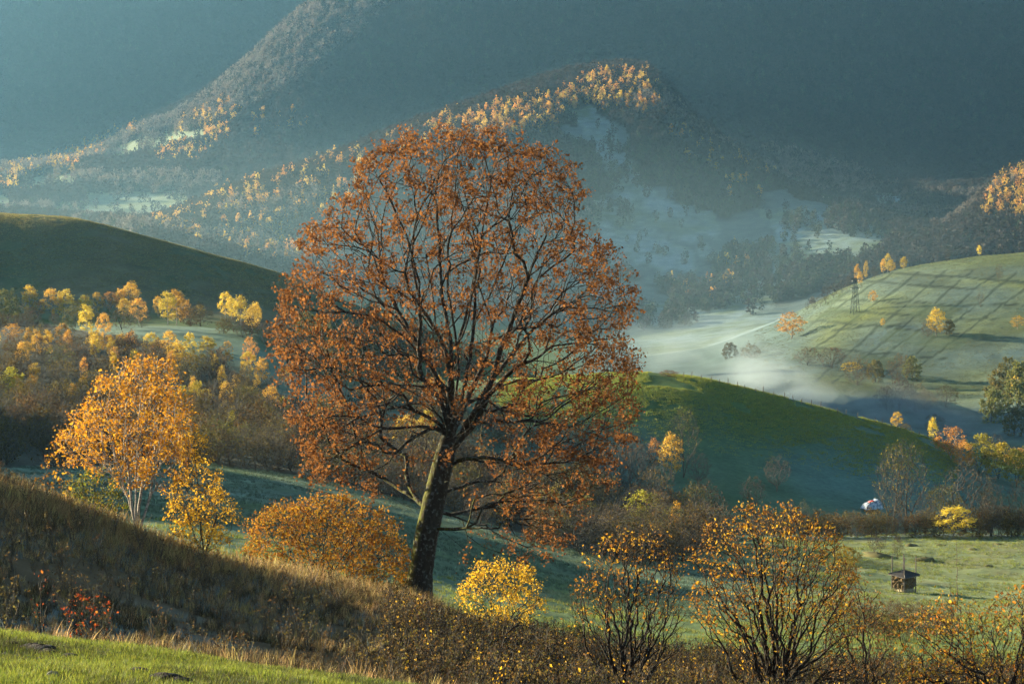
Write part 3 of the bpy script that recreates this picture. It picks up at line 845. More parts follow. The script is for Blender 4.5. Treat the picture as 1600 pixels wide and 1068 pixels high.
hero('amber_sapling', 'thin amber leaved sapling at the edge of the dry grass beside the green bush', 'sapling', (80, 790), (82, 98),
     [(58, 762), (62, 716), (80, 708), (100, 736), (106, 778), (66, 788)],
     [[(76, 755), (70, 720)], [(84, 760), (92, 735)]],
     45, 0.004, 0.022, None, 0.13, (M_TWIG, M_AMBER), 26, 0.8, 0.4, 0.0, 0.2, 0.25, (2, 4), 0.08, 0.25, sub=2)
STEMS = lambda b, tips, k=0.45: [[(b[0] + (x - b[0]) * k * 0.55, b[1] + (y - b[1]) * k), (x, y)] for x, y in tips]
hero('twiggy_shrub', 'large dark stemmed shrub with amber leaves clustered at its top', 'shrub', (1215, 1120), None,
     [(1080, 900), (1098, 842), (1145, 806), (1200, 792), (1258, 802), (1310, 832), (1348, 900), (1352, 990), (1330, 1060), (1110, 1062), (1078, 985)],
     STEMS((1215, 1120), [(1095, 900), (1120, 860), (1150, 840), (1175, 830), (1205, 820), (1230, 830), (1262, 835), (1290, 860), (1320, 890), (1338, 930), (1100, 960), (1185, 880), (1245, 880)]),
     1700, 0.0042, 0.085, None, 0.078, (M_TWIG, M_AMBER), 31, 0.8, 0.45, 0.30, 0.18, 0.5, (2, 6), 0.09, 0.26, y=64, sub=2, wang=0.9, clump=0.35, ragged=0.16)
hero('sparse_shrub', 'dark many stemmed shrub with a few orange leaves beside the yellow bush', 'shrub', (990, 1120), None,
     [(893, 925), (908, 872), (948, 840), (1000, 826), (1040, 838), (1066, 900), (1076, 985), (1050, 1062), (925, 1062), (898, 1000)],
     STEMS((990, 1120), [(905, 910), (930, 870), (955, 858), (980, 845), (1005, 838), (1030, 850), (1050, 880), (1064, 930), (920, 960), (1040, 960)]),
     1200, 0.004, 0.07, None, 0.075, (M_TWIG, M_AMBER), 32, 0.8, 0.45, 0.45, 0.18, 0.5, (1, 4), 0.08, 0.24, y=62, sub=2, wang=0.9, clump=0.35, ragged=0.16)
hero('brown_leaved_shrub', 'dense brown leaved shrub leaning on the amber topped shrub', 'shrub', (1345, 1120), None,
     [(1285, 985), (1290, 925), (1318, 896), (1352, 905), (1385, 950), (1402, 1010), (1395, 1066), (1300, 1066)],
     STEMS((1345, 1120), [(1300, 950), (1320, 920), (1345, 925), (1372, 960), (1390, 1000)]),
     520, 0.004, 0.05, None, 0.075, (M_TWIG, leaf_mat("dry_brown_leaf", [(0.14, 0.07, 0.025), (0.26, 0.13, 0.04), (0.36, 0.20, 0.05)], 0.45, 0)), 38, 0.8, 0.5, 0.1, 0.18, 0.4, (2, 5), 0.09, 0.24, y=66, sub=2, wang=0.9, clump=0.35, ragged=0.16)
hero('olive_shrub', 'olive and amber leaved thicket on the lower edge of the slope', 'shrub', (1560, 1130), None,
     [(1400, 985), (1440, 950), (1490, 945), (1540, 960), (1590, 930), (1640, 905), (1700, 940), (1720, 1080), (1400, 1085)],
     STEMS((1560, 1130), [(1430, 980), (1460, 965), (1500, 960), (1540, 970), (1580, 950), (1620, 930), (1660, 930), (1480, 1010), (1600, 1000)]),
     1000, 0.004, 0.07, None, 0.085, (M_TWIG, leaf_mat("olive_amber_leaf", [(0.16, 0.15, 0.02), (0.42, 0.26, 0.03), (0.55, 0.20, 0.025), (0.22, 0.10, 0.02), (0.62, 0.42, 0.05)], 0.5, 0)), 33, 0.8, 0.5, 0.1, 0.18, 0.4, (3, 6), 0.10, 0.26, y=58, sub=2, wang=0.9, clump=0.4, ragged=0.16)
hero('gnarled_shrub', 'small gnarled leafless dark shrub in front of the yellow bush', 'shrub', (783, 1070), None,
     [(775, 1000), (800, 960), (842, 932), (846, 990), (800, 1040), (765, 1040), (740, 1000)],
     [[(784, 1030), (788, 995), (802, 962), (838, 934)], [(786, 1000), (812, 976), (846, 988)], [(782, 1040), (768, 1010), (744, 996)]],
     60, 0.006, 0.05, None, 0.1, (M_TWIG, M_AMBER), 34, 0.8, 0.4, 2.0, 0.15, 0.3, (1, 2), 0.05, 0.2, y=68, sub=2)
hero('red_sapling', 'low sapling with glowing red orange leaves at the rim of the mown strip', 'sapling', (142, 1012), None,
     [(95, 970), (110, 935), (140, 925), (165, 940), (168, 990), (140, 1008), (110, 1004)],
     [[(138, 980), (120, 950)], [(143, 975), (142, 935)], [(147, 980), (160, 955)]],
     70, 0.003, 0.012, None, 0.05, (M_TWIG, M_RED), 35, 0.8, 0.4, 0.0, 0.1, 0.25, (2, 4), 0.05, 0.14, y=37, sub=2)
hero('thin_red_sapling', 'tall thin bare stemmed sapling with a few dark red leaves', 'sapling', (66, 1010), None,
     [(42, 960), (58, 905), (72, 890), (86, 930), (88, 985), (50, 990)],
     [[(66, 960), (66, 900)], [(67, 970), (80, 930)]],
     26, 0.003, 0.012, None, 0.055, (M_TWIG, M_RED), 36, 0.8, 0.4, 0.0, 0.1, 0.25, (1, 2), 0.05, 0.14, y=37.5, sub=2)
for k, (bx, tx, ty) in enumerate([(1497, 1494, 842), (1487, 1484, 905)]):
    r_ = np.random.default_rng(60 + k)
    b = at(bx, 60.0 + k); sk = Skeleton(r_, 3000); sk.add(np.zeros(3), -1); sk.D[0] = (0, 0, 1)
    q = px_local([(bx + 1, 1060), (bx, 960), (tx, ty)], b)
    sk.path([(a, 0, z) for a, z in q], 0, 0.12, 0.006)
    n0 = sk.n
    for i in range(4, n0):
        if r_.random() < 0.6: sk.add(sk.P[i] + np.array([r_.choice([-1, 1]) * r_.uniform(0.05, 0.14), r_.normal(0, 0.05), r_.uniform(0.0, 0.06)]), i)
    sk.finish(0.004, 0.016)
    tag(sk.mesh('dry_stalk', M_GREYTWIG, None), 'tall dry weed stalk with short side bristles above the olive thicket' if k == 0 else 'shorter dry weed stalk rising from the olive thicket', 'stalk').location = b

# ------------------------------------------------------------------ trees farther off: a few grown kinds, each copied with its parts
M_GOLD = leaf_mat("golden_leaf", [(0.58, 0.33, 0.045), (0.78, 0.50, 0.075), (0.85, 0.60, 0.10), (0.64, 0.40, 0.06)], 0.5, 0.22)
M_PEACH = leaf_mat("peach_orange_leaf", [(0.44, 0.21, 0.04), (0.62, 0.35, 0.065), (0.70, 0.43, 0.085)], 0.5, 0.2)
M_LIME = leaf_mat("lime_yellow_leaf", [(0.32, 0.27, 0.03), (0.52, 0.40, 0.05), (0.42, 0.36, 0.05)], 0.5, 0.2)
M_WILLOW = leaf_mat("grey_green_leaf", [(0.10, 0.11, 0.03), (0.17, 0.17, 0.05), (0.26, 0.21, 0.06)], 0.4, 0.25)
M_BROWN = leaf_mat("brown_leaf", [(0.09, 0.055, 0.020), (0.16, 0.10, 0.032), (0.23, 0.15, 0.045), (0.075, 0.055, 0.022)], 0.4, 0.3)
M_DUSK = leaf_mat("dull_olive_leaf", [(0.075, 0.068, 0.022), (0.13, 0.11, 0.03), (0.20, 0.14, 0.04)], 0.4, 0.3)
def ovoid(h, w, zb, lean=0.0, pointy=0.6, n=14):
    o = []
    for k in range(n):
        a = 2 * math.pi * k / n
        x, z = math.sin(a), -math.cos(a)
        wz = 1.0 if z < 0 else (1 - pointy * 0.45 * z)
        o.append((x * w / 2 * wz, zb + (h - zb) * (z + 1) / 2))
    return o
def cone(h, w, zb): return [(-w / 2, zb + 0.1 * h), (-w * 0.42, zb), (w * 0.42, zb), (w / 2, zb + 0.1 * h), (w * 0.3, zb + 0.5 * (h - zb)), (0.02, h), (-w * 0.3, zb + 0.5 * (h - zb))]
def proto(kind, seed, poly, nt_, nl, ls, mats, stems=1, rb=0.09, rt=0.012, twigs=1, depth=0.95, shell=0.5, shoot=0.5, seg=0.5, wang=0.8, spread=0.25):
    r = np.random.default_rng(seed)
    h = max(p[1] for p in poly)
    sk = Skeleton(r, 12000); sk.add(np.zeros(3), -1); sk.D[0] = (0, 0, 1)
    for k in range(stems):
        a = r.uniform(0, 6.28); s = 0 if stems == 1 else r.uniform(0.12, 0.3)
        top = h * (0.9 if stems == 1 else r.uniform(0.55, 0.8))
        sk.path([(math.cos(a) * s * h * 0.3, math.sin(a) * s * h * 0.3, top * 0.45), (math.cos(a) * s * h, math.sin(a) * s * h, top)], 0, seg, 0.03)
    T = sample_outline(poly, nt_, r, depth, shell, 0.2)
    zb = T[:, 2].min(); c = np.array([0, 0, zb * 0.6 + 0.1])
    T = T[np.argsort(np.linalg.norm(T - c, axis=1))]
    sk.reach(T, c, 0.3, wang, seg, 0.05, 0.35)
    sk.finish(rt, rb)
    tips = sk.tips.copy(); P = []
    for i in tips:
        for q in range(twigs):
            v = sk.D[i] * 0.8 + r.normal(0, 0.4, 3); v[2] += 0.2
            e = sk.P[i] + v / np.linalg.norm(v) * shoot * r.uniform(0.4, 1.1)
            sk.add(e, i)
            P.append(sk.P[i] + (e - sk.P[i]) * r.random())
    sk.finish(rt, rb)
    tr = sk.mesh('trunk', mats[0], None)
    parts = [('trunk', tr.data)]; bpy.data.objects.remove(tr)
    if nl:
        P = np.array(P); P = P[r.integers(0, len(P), nl)] + r.normal(0, spread, (nl, 3))
        cr = leaf_cloud('crown', P, ls, mats[1], None, r, droop=0.2, aspect=0.75)
        parts.append(('crown', cr.data)); bpy.data.objects.remove(cr)
    return h, max(p[0] for p in poly) * 2, parts
PROTO = {
    'gold': [proto('g', 101, ovoid(9, 4.2, 1.4), 110, 1500, 0.30, (M_BIRCHBARK, M_GOLD), 1, 0.10, 0.010, 2),
             proto('g', 102, ovoid(9, 5.2, 1.8, pointy=0.3), 120, 1600, 0.30, (M_BIRCHBARK, M_GOLD), 1, 0.10, 0.010, 2),
             proto('g', 103, ovoid(9, 3.4, 1.2, pointy=0.9), 100, 1300, 0.29, (M_BIRCHBARK, M_GOLD), 1, 0.09, 0.010, 2)],
    'larch': [proto('l', 111, cone(9, 4.2, 0.7), 110, 1900, 0.26, (M_BARK, leaf_mat("larch_needle", [(0.62, 0.36, 0.03), (0.80, 0.50, 0.05), (0.72, 0.44, 0.04)], 0.45, 0.1)), 1, 0.11, 0.010, 2)],
    'peach': [proto('p', 121, ovoid(8, 4.6, 1.6, pointy=0.4), 110, 1200, 0.29, (M_BIRCHBARK, M_PEACH), 2, 0.09, 0.010, 2),
              proto('p', 122, ovoid(8, 3.4, 1.2, pointy=0.6), 90, 900, 0.28, (M_BIRCHBARK, M_PEACH), 1, 0.08, 0.010, 2)],
    'lime': [proto('y', 131, ovoid(8, 4.0, 0.8, pointy=0.7), 100, 1500, 0.29, (M_BARK, M_LIME), 1, 0.09, 0.010, 2),
             proto('y', 132, ovoid(8, 5.2, 0.6, pointy=0.3), 110, 1600, 0.29, (M_BARK, M_LIME), 3, 0.09, 0.010, 2)],
    'willow': [proto('w', 141, ovoid(8, 7.0, -0.9, pointy=0.3), 170, 3000, 0.36, (M_BARK, M_WILLOW), 4, 0.12, 0.010, 2),
               proto('w', 142, ovoid(8, 6.2, -0.8, pointy=0.5), 160, 2600, 0.36, (M_BARK, M_WILLOW), 3, 0.12, 0.010, 2)],
    'bare': [proto('b', 151, ovoid(9, 6.0, 1.6, pointy=0.3), 300, 160, 0.14, (M_GREYTWIG, M_BROWN), 2, 0.11, 0.014, 4, shoot=0.9),
             proto('b', 152, ovoid(9, 4.6, 1.2, pointy=0.5), 260, 260, 0.15, (M_GREYTWIG, M_DUSK), 2, 0.10, 0.014, 4, shoot=0.9)],
    'birchbare': [proto('n', 161, ovoid(13, 5.4, 3.0, pointy=0.6), 300, 420, 0.12, (M_GREYTWIG, M_LIME), 2, 0.12, 0.009, 4, shoot=1.0)],
    'shrub': [proto('s', 171, ovoid(4.5, 4.4, 0.1, pointy=0.1), 190, 500, 0.16, (M_GREYTWIG, M_BROWN), 7, 0.05, 0.010, 4, shoot=0.8, seg=0.4),
              proto('s', 172, ovoid(4.5, 5.2, 0.1, pointy=0.0), 190, 900, 0.18, (M_GREYTWIG, M_DUSK), 7, 0.05, 0.010, 3, shoot=0.7, seg=0.4),
              proto('s', 173, ovoid(4.5, 3.8, 0.1, pointy=0.3), 180, 300, 0.15, (M_GREYTWIG, M_BROWN), 6, 0.05, 0.010, 5, shoot=0.9, seg=0.4),
              proto('s', 174, ovoid(4.5, 4.6, 0.1, pointy=0.2), 150, 1300, 0.20, (M_TWIG, M_BROWN), 6, 0.05, 0.010, 2, shoot=0.5, seg=0.4)],
}
rt_ = random.Random(5)
def stand(name, label, cat, kind, p, height, width=None, variant=None, group=None, sink=0.1):
    if variant is None: variant = rt_.randrange(len(PROTO[kind]))
    v = PROTO[kind][variant % len(PROTO[kind])]
    h, w, parts = v
    o = empty(name, (p.x, p.y, p.z - sink), rt_.uniform(0, 6.28))
    s = height / h
    sx = s if width is None else width / w
    o.scale = (sx, sx, s)
    tag(o, label, cat, group)
    for pn, me in parts:
        c = bpy.data.objects.new(pn, me); c.parent = o; col.objects.link(c)
    return o
def stand_px(name, label, cat, kind, px, pyb, pyt, wpx=None, yr=(430, 720), variant=None, group=None):
    p = spot(px, pyb, *yr)
    return stand(name, label, cat, kind, p, (pyb - pyt) * p.y / F, None if wpx is None else wpx * p.y / F, variant, group)

G1 = 'golden birches at the foot of the bare hill'
for (px, b, t_, w) in [(47, 495, 446, 26), (81, 498, 452, 34), (101, 497, 452, 30), (132, 492, 461, 20), (152, 490, 457, 20), (205, 482, 441, 28), (194, 498, 466, 22), (217, 508, 466, 28),
                       (247, 494, 463, 16), (262, 508, 456, 30), (276, 508, 453, 30), (312, 495, 476, 18), (352, 497, 457, 24), (362, 498, 466, 18), (376, 508, 461, 22), (394, 518, 478, 22), (400, 512, 473, 18), (188, 482, 452, 20)]:
    stand_px('golden_birch', 'golden birch in the row at the foot of the bare grassy hill', 'tree', 'gold', px, b, t_, w, (600, 760), None, G1)
G2 = 'orange trees among the birch row'
for (px, b, t_, w) in [(172, 488, 456, 26), (290, 502, 468, 22), (60, 498, 470, 22), (120, 500, 470, 20)]:
    stand_px('orange_tree', 'dull orange tree between golden birches below the bare hill', 'tree', 'peach', px, b, t_, w, (600, 760), None, G2)
G3 = 'golden birches scattered in the brown wood'
for (px, b, t_, w) in [(135, 527, 482, 22), (162, 532, 496, 22), (98, 545, 512, 22), (148, 556, 524, 26), (170, 556, 530, 22), (189, 556, 527, 18), (204, 556, 524, 18), (236, 562, 527, 24), (265, 558, 524, 24), (297, 560, 527, 20),
                       (277, 580, 542, 36), (324, 566, 532, 26), (388, 588, 556, 22), (410, 598, 566, 20), (35, 575, 541, 18), (424, 652, 609, 26), (354, 652, 604, 22), (40, 562, 540, 20), (445, 600, 580, 18)]:
    stand_px('golden_birch', 'golden birch rising out of the brown wood below the small frosty field', 'tree', 'gold', px, b, t_ - 7, w + 3, (400, 640), None, G3)
for (px, b, t_, w) in [(354, 572, 532, 22), (391, 575, 525, 24), (368, 612, 584, 14), (20, 530, 505, 30)]:
    stand_px('orange_tree', 'peach orange tree at the margin of the small frosty field', 'tree', 'peach', px, b, t_, w, (400, 690), None, 'peach trees by the small frosty field')
for (px, b, t_, w) in [(20, 622, 572, 34), (310, 652, 594, 32), (284, 650, 602, 30), (386, 640, 603, 22), (442, 650, 618, 22), (212, 580, 545, 20), (365, 690, 640, 26)]:
    stand_px('lime_birch', 'yellow green tree standing in the brown wood behind the orange birch', 'tree', 'lime', px, b, t_, w, (380, 640), None, 'yellow green trees in the brown wood')
stand_px('olive_tree', 'round olive green tree at the end of the golden birch row', 'tree', 'willow', 10, 507, 451, 44, (600, 760), 0)
for (px, b, t_, w) in [(632, 712, 648, 40), (650, 700, 655, 30), (682, 640, 588, 34), (668, 690, 640, 26), (490, 690, 640, 24)]:
    stand_px('golden_birch', 'golden birch seen through the lower boughs of the great tree', 'tree', 'gold', px, b, t_, w, (380, 640), None, 'golden birches behind the great tree')
stand_px('yellow_tree', 'yellow tree beside a leafless tree on the flank of the green hill', 'tree', 'gold', 1049, 745, 676, 38, (380, 560), 0)
stand_px('golden_larch', 'cone shaped golden larch in front of the brown thicket', 'tree', 'larch', 1056, 846, 780, 36, (290, 420), 0)
stand_px('small_golden_larch', 'small golden larch poking out of the thicket by the drooping boughs', 'tree', 'larch', 901, 800, 764, 22, (300, 430), 0)
stand_px('yellow_bush', 'yellow green bush crowning the thicket beside the golden larch', 'bush', 'lime', 1008, 832, 764, 66, (300, 430), 1)
stand_px('leafless_tree', 'tall leafless tree behind the yellow tree on the green hill', 'tree', 'birchbare', 1068, 745, 632, 50, (380, 560), 0)
stand_px('peach_tree', 'small peach tinted tree next to the yellow tree on the green hill', 'tree', 'peach', 1022, 735, 682, 20, (380, 560), 1)
for (px, b, t_, w) in [(985, 775, 676, 62), (1000, 760, 690, 50), (960, 770, 690, 50), (1030, 790, 720, 50), (1090, 760, 705, 44)]:
    stand_px('leafless_tree', 'grey leafless tree in the clump at the edge of the green hill', 'tree', 'bare', px, b, t_, w, (360, 560), None, 'leafless trees at the foot of the green hill')
stand_px('brown_tree', 'round brown tree alone on the shaded green hillside', 'tree', 'bare', 1214, 768, 711, 44, (420, 560), 0)
stand_px('frosted_tree', 'pale grey twiggy tree beside the round brown tree', 'tree', 'bare', 1176, 798, 742, 44, (420, 560), 1)
stand_px('leafless_birch', 'tall white stemmed leafless birch above the hedge', 'tree', 'birchbare', 1396, 834, 688, 60, (370, 420), 0)
stand_px('leafless_birch', 'tall leafless twin birch above the hedge by the white sheeted heap', 'tree', 'birchbare', 1414, 834, 682, 72, (370, 420), 0)
stand_px('small_leafless_birch', 'small white leafless birch at the end of the hedge', 'tree', 'birchbare', 1255, 834, 775, 22, (370, 420), 0)
stand_px('brown_tree', 'broad brown half leafless tree behind the golden hedge bush', 'tree', 'bare', 1508, 812, 694, 84, (380, 470), 1)
stand_px('brown_tree', 'low olive brown tree leaning against the broad brown tree', 'tree', 'shrub', 1475, 812, 738, 60, (380, 470), 1)
stand_px('golden_bush', 'golden yellow bush in the hedge along the sunny meadow', 'bush', 'gold', 1490, 840, 790, 66, (370, 420), 1)
HZ = [(1290, 'by the small white birch'), (1390, 'below the white sheeted heap'), (1450, 'at the feet of the tall birches'), (1520, 'touching the golden hedge bush'), (3000, 'beyond the golden hedge bush')]
HL = ['brown twiggy', 'olive leaved', 'grey leafless', 'dense brown leaved']
for (px, b, t_, w, v) in [(1190 + 15 * q, 839 - (q % 2) * 3, 806 - (q * 7 % 11), 36, (0, 3, 1, 3, 2)[q % 5]) for q in range(30)] + [(1180, 838, 800, 40, 0), (1215, 838, 806, 34, 2), (1262, 838, 806, 40, 1), (1300, 838, 804, 44, 3), (1330, 838, 798, 46, 1), (1362, 838, 796, 46, 3), (1385, 838, 806, 34, 0), (1430, 838, 800, 40, 1), (1458, 838, 808, 34, 2),
                       (1530, 838, 796, 46, 3), (1560, 838, 790, 46, 1), (1590, 838, 798, 46, 3), (1620, 838, 796, 46, 1), (1575, 815, 770, 50, 2), (1545, 815, 765, 44, 2), (1610, 815, 770, 50, 0)]:
    stand_px('hedge_bush', '%s bush in the meadow hedge %s' % (HL[v], [t for l, t in HZ if px < l][0]), 'bush', 'shrub', px, b, t_, w, (370, 480), v, 'brown bushes of the hedge')
# trees along the far end of the green hill
for (px, b, t_, w) in [(1486, 718, 666, 46), (1505, 735, 690, 36), (1590, 720, 680, 40)]:
    stand_px('orange_tree', 'rusty orange tree at the low end of the green hill', 'tree', 'peach', px, b, t_, w, (500, 640), 0, 'rusty trees at the end of the green hill')
for (px, b, t_, w) in [(1530, 738, 676, 48), (1560, 748, 690, 52), (1588, 760, 700, 48), (1615, 760, 690, 50)]:
    stand_px('olive_tree', 'olive yellow tree at the low end of the green hill', 'tree', 'lime', px, b, t_, w, (500, 640), 1, 'olive trees at the end of the green hill')
stand_px('leafless_tree', 'leafless tree above the olive trees at the end of the green hill', 'tree', 'bare', 1556, 700, 650, 38, (590, 700), 0)
stand_px('golden_tree', 'small round golden tree on the fence line of the green hill', 'tree', 'gold', 1401, 670, 643, 20, (560, 640), 1)
stand_px('slim_golden_tree', 'slim golden tree on the fence line of the green hill', 'tree', 'gold', 1457, 690, 652, 14, (560, 640), 2)
for (px, b, t_, w) in [(1415, 672, 661, 16), (1045, 588, 578, 30), (980, 584, 572, 34)]:
    stand_px('fence_bush', 'low brown bush on the fence line of the green hill', 'bush', 'shrub', px, b, t_, w, (560, 640), 3, 'low bushes on the fence line')
# terraced fields and valley floor
stand_px('spreading_orange_tree', 'spreading orange tree on the edge of the terraced fields above the mist', 'tree', 'peach', 1237, 529, 488, 44, (1000, 1400), 0)
stand_px('golden_tree', 'tall golden tree in the middle of the terraced fields', 'tree', 'gold', 1463, 524, 481, 28, (960, 1400), 0)
stand_px('olive_tree', 'small olive tree touching the tall golden field tree', 'tree', 'willow', 1483, 522, 499, 20, (960, 1400), 1)
stand_px('brown_bush', 'brown bush at the foot of the tall golden field tree', 'bush', 'shrub', 1450, 526, 500, 22, (960, 1400), 0)
for (px, b, t_, w) in [(1379, 509, 496, 8), (1364, 472, 453, 14), (1590, 514, 493, 22)]:
    stand_px('small_orange_tree', 'small orange tree standing by itself among the terraced plots', 'tree', 'peach', px, b, t_, w, (960, 1400), 1, 'small orange trees in the terraced plots')
for (px, b, t_, w) in [(1339, 441, 412, 10), (1353, 436, 408, 8), (1380, 424, 400, 8), (1387, 424, 395, 12), (1412, 421, 401, 12), (1530, 399, 382, 8), (1392, 426, 406, 14), (1344, 446, 424, 9)]:
    stand_px('golden_tree', 'slim golden tree on the skyline of the terraced fields', 'tree', 'gold', px, b, t_, w, (1250, 1420), None, 'golden trees on the terraced skyline')
for (px, b, t_, w) in [(1261, 486, 470, 8), (1272, 484, 464, 14), (1282, 478, 460, 14), (1290, 474, 446, 16), (1302, 466, 442, 18), (1316, 458, 438, 16), (1328, 450, 428, 14), (1366, 434, 414, 14), (1480, 409, 389, 10)]:
    stand_px('brown_tree', 'brown leafless tree along the upper rim of the terraced fields', 'tree', 'bare', px, b, t_, w, (1200, 1420), None, 'brown trees on the rim of the terraced fields')
for (px, b, t_, w) in [(1561, 442, 410, 14), (1532, 479, 454, 12)]:
    stand_px('leafless_birch', 'pale leafless birch standing in the upper terraced field', 'tree', 'birchbare', px, b, t_, w, (1100, 1400), 0, 'pale birches in the upper field')
G4 = 'grey green willows on the misty valley floor'
for (px, b, t_, w) in [(1340, 602, 560, 46), (1368, 596, 566, 34), (1405, 596, 556, 40), (1425, 592, 560, 34), (1300, 575, 545, 44), (1262, 570, 545, 40), (1405, 640, 594, 46), (1430, 642, 600, 44), (1385, 640, 606, 36), (1478, 636, 604, 40), (1445, 640, 612, 34),
                       (1560, 640, 580, 50), (1590, 650, 570, 50), (1575, 600, 560, 40), (1550, 660, 610, 44), (1610, 630, 560, 50), (1585, 680, 640, 44), (1460, 672, 648, 30), (1172, 560, 540, 30), (1140, 556, 536, 30)]:
    wl_ = [l for c, l in ((1200, 'beside the brightest mist'), (1350, 'below the spreading orange tree'), (1435, 'below the tall golden field tree'), (1530, 'near the slim golden tree'), (3000, 'around the golden tree')) if px < c][0]
    if px < 1520 and int(px) % 3: stand_px('scrub_tree', '%s brown grey scrub tree in the misty valley %s' % ('large' if b - t_ > 42 else 'small', wl_), 'tree', 'shrub', px, b, t_ - 2, w, (800, 1200), None, 'scrub trees on the misty valley floor')
    else: stand_px('willow', '%s grey green willow in the misty valley %s' % ('large' if b - t_ > 42 else 'small', wl_), 'tree', 'willow', px, b, t_ - 4, w * 0.85, (800, 1200), None, G4)
for (px, b, t_, w, lb) in [(1447, 838, 768, 34, 'leafless grey tree in the hedge between the tall birches and the golden bush'), (1548, 838, 742, 46, 'leafless grey tree in the hedge beyond the golden bush'), (1592, 838, 748, 44, 'leafless grey tree at the far end of the hedge'), (1232, 838, 778, 30, 'slight leafless tree in the hedge behind the amber topped shrub')]:
    stand_px('hedge_tree', lb, 'tree', 'bare', px, b, t_, w, (370, 430), None)
stand_px('golden_tree', 'golden tree wrapped by grey green willows on the valley side', 'tree', 'gold', 1588, 622, 585, 22, (800, 1200), 1)
stand_px('golden_bush', 'pale golden bush half sunk in the valley mist', 'bush', 'gold', 1330, 582, 565, 34, (900, 1300), 1)
# brown wood and thicket belt
def fill(poly, n, yr, mind, seed):
    r = np.random.default_rng(seed); out = []
    xs = [p[0] for p in poly]; ys = [p[1] for p in poly]
    tries = 0
    while len(out) < n and tries < n * 40:
        tries += 1
        px, py = r.uniform(min(xs), max(xs)), r.uniform(min(ys), max(ys))
        if not inpoly(np.array([px]), np.array([py]), poly)[0]: continue
        if any(abs(px - a) < mind and abs(py - b) < mind * 0.45 for a, b in out): continue
        out.append((px, py))
    return out
belt_low = [(335, 727), (430, 738), (530, 756), (620, 776), (700, 799), (780, 824), (870, 852), (940, 870), (1010, 884), (1060, 878), (1110, 856)]
belt = belt_low + [(1130, 820), (1000, 800), (850, 770), (700, 728), (560, 690), (440, 668), (335, 660)]
sp = fill(belt, 110, None, 15, 3) + [(x + 6 * k, y - 2) for x, y in belt_low for k in range(-5, 6, 3)]
LOOK = {'shrub': ['brown twiggy', 'olive leaved', 'grey leafless', 'dense brown leaved'], 'bare': ['tall grey leafless', 'tall olive tinged'], 'willow': ['broad olive green', 'round olive green']}
def zone(px, zs):
    for lim, txt in zs:
        if px < lim: return txt
ZB = [(430, 'behind the slim orange birch'), (560, 'behind the copper bush'), (690, 'behind the mossy trunk'), (820, 'under the drooping boughs'), (930, 'by the small golden larch'), (1040, 'beside the cone shaped golden larch'), (2000, 'above the amber topped shrub')]
for k, (px, py) in enumerate(sp):
    kind = 'shrub' if rt_.random() < 0.8 else 'bare'; vi = rt_.randrange(len(PROTO[kind])); h = rt_.uniform(46, 76)
    size = 'low ' if h < 56 and kind == 'shrub' else ('high ' if h > 68 and kind == 'shrub' else '')
    lab = '%s%s shrub in the thicket belt %s' % (size, LOOK[kind][vi], zone(px, ZB))
    stand_px('thicket_shrub', lab, 'shrub', kind, px, py, py - h, rt_.uniform(48, 74), (270, 470), vi, 'shrubs of the thicket belt')
wood = [(-60, 530), (120, 545), (210, 555), (330, 580), (420, 620), (440, 660), (340, 722), (200, 722), (-60, 745)]
ZW = [(60, 'below the round olive tree'), (150, 'above the amber sapling'), (240, 'behind the crown of the orange birch'), (340, 'behind the slim orange birch'), (2000, 'beside the edge of the great crown')]
for k, (px, py) in enumerate(fill(wood, 190, None, 12, 4)):
    kind = rt_.choice(['shrub', 'shrub', 'shrub', 'bare']); vi = rt_.randrange(len(PROTO[kind]))
    p = spot(px, py, 300, 620); h = rt_.uniform(4.2, 6.8)
    size = 'small ' if h < 5.0 else ('large ' if h > 6.0 else '')
    stand('wood_tree', '%s%s tree in the hillside wood %s' % (size, LOOK[kind][vi], zone(px, ZW)), 'tree', kind, p, h, h * rt_.uniform(0.75, 1.1), vi, 'brown trees of the hillside wood')
for k, (px, py) in enumerate(fill([(-10, 535), (120, 545), (240, 560), (340, 585), (430, 620), (440, 655), (330, 650), (200, 620), (60, 640), (-10, 620)], 34, None, 17, 12)):
    h = rt_.uniform(30, 44)
    stand_px('slim_golden_birch', '%s slim golden birch among the brown trees %s' % ('tall' if h > 37 else 'short', zone(px, ZW)), 'tree', 'gold', px, py, py - h, rt_.uniform(12, 18), (380, 640), 2, 'slim golden birches in the hillside wood')
row = [(-40, 500), (60, 506), (200, 508), (300, 506), (400, 518), (440, 534), (560, 600), (700, 640), (850, 690), (960, 730), (940, 745), (700, 680), (560, 640), (470, 585), (430, 545), (300, 513), (-40, 520)]
ZR = [(90, 'near the round olive tree'), (220, 'under the golden birch row'), (330, 'above the small frosty field'), (450, 'at the end of the golden birch row'), (700, 'behind the great crown'), (2000, 'behind the lower boughs of the great tree')]
for k, (px, py) in enumerate(fill(row, 90, None, 13, 5)):
    vi = rt_.randrange(4); p = spot(px, py, 400, 740); h = rt_.uniform(3.0, 6.0)
    stand('scrub_bush', '%s scrub bush on the hillside %s' % (LOOK['shrub'][vi], zone(px, ZR)), 'bush', 'shrub', p, h, h * rt_.uniform(0.9, 1.3), vi, 'low scrub on the hillside')
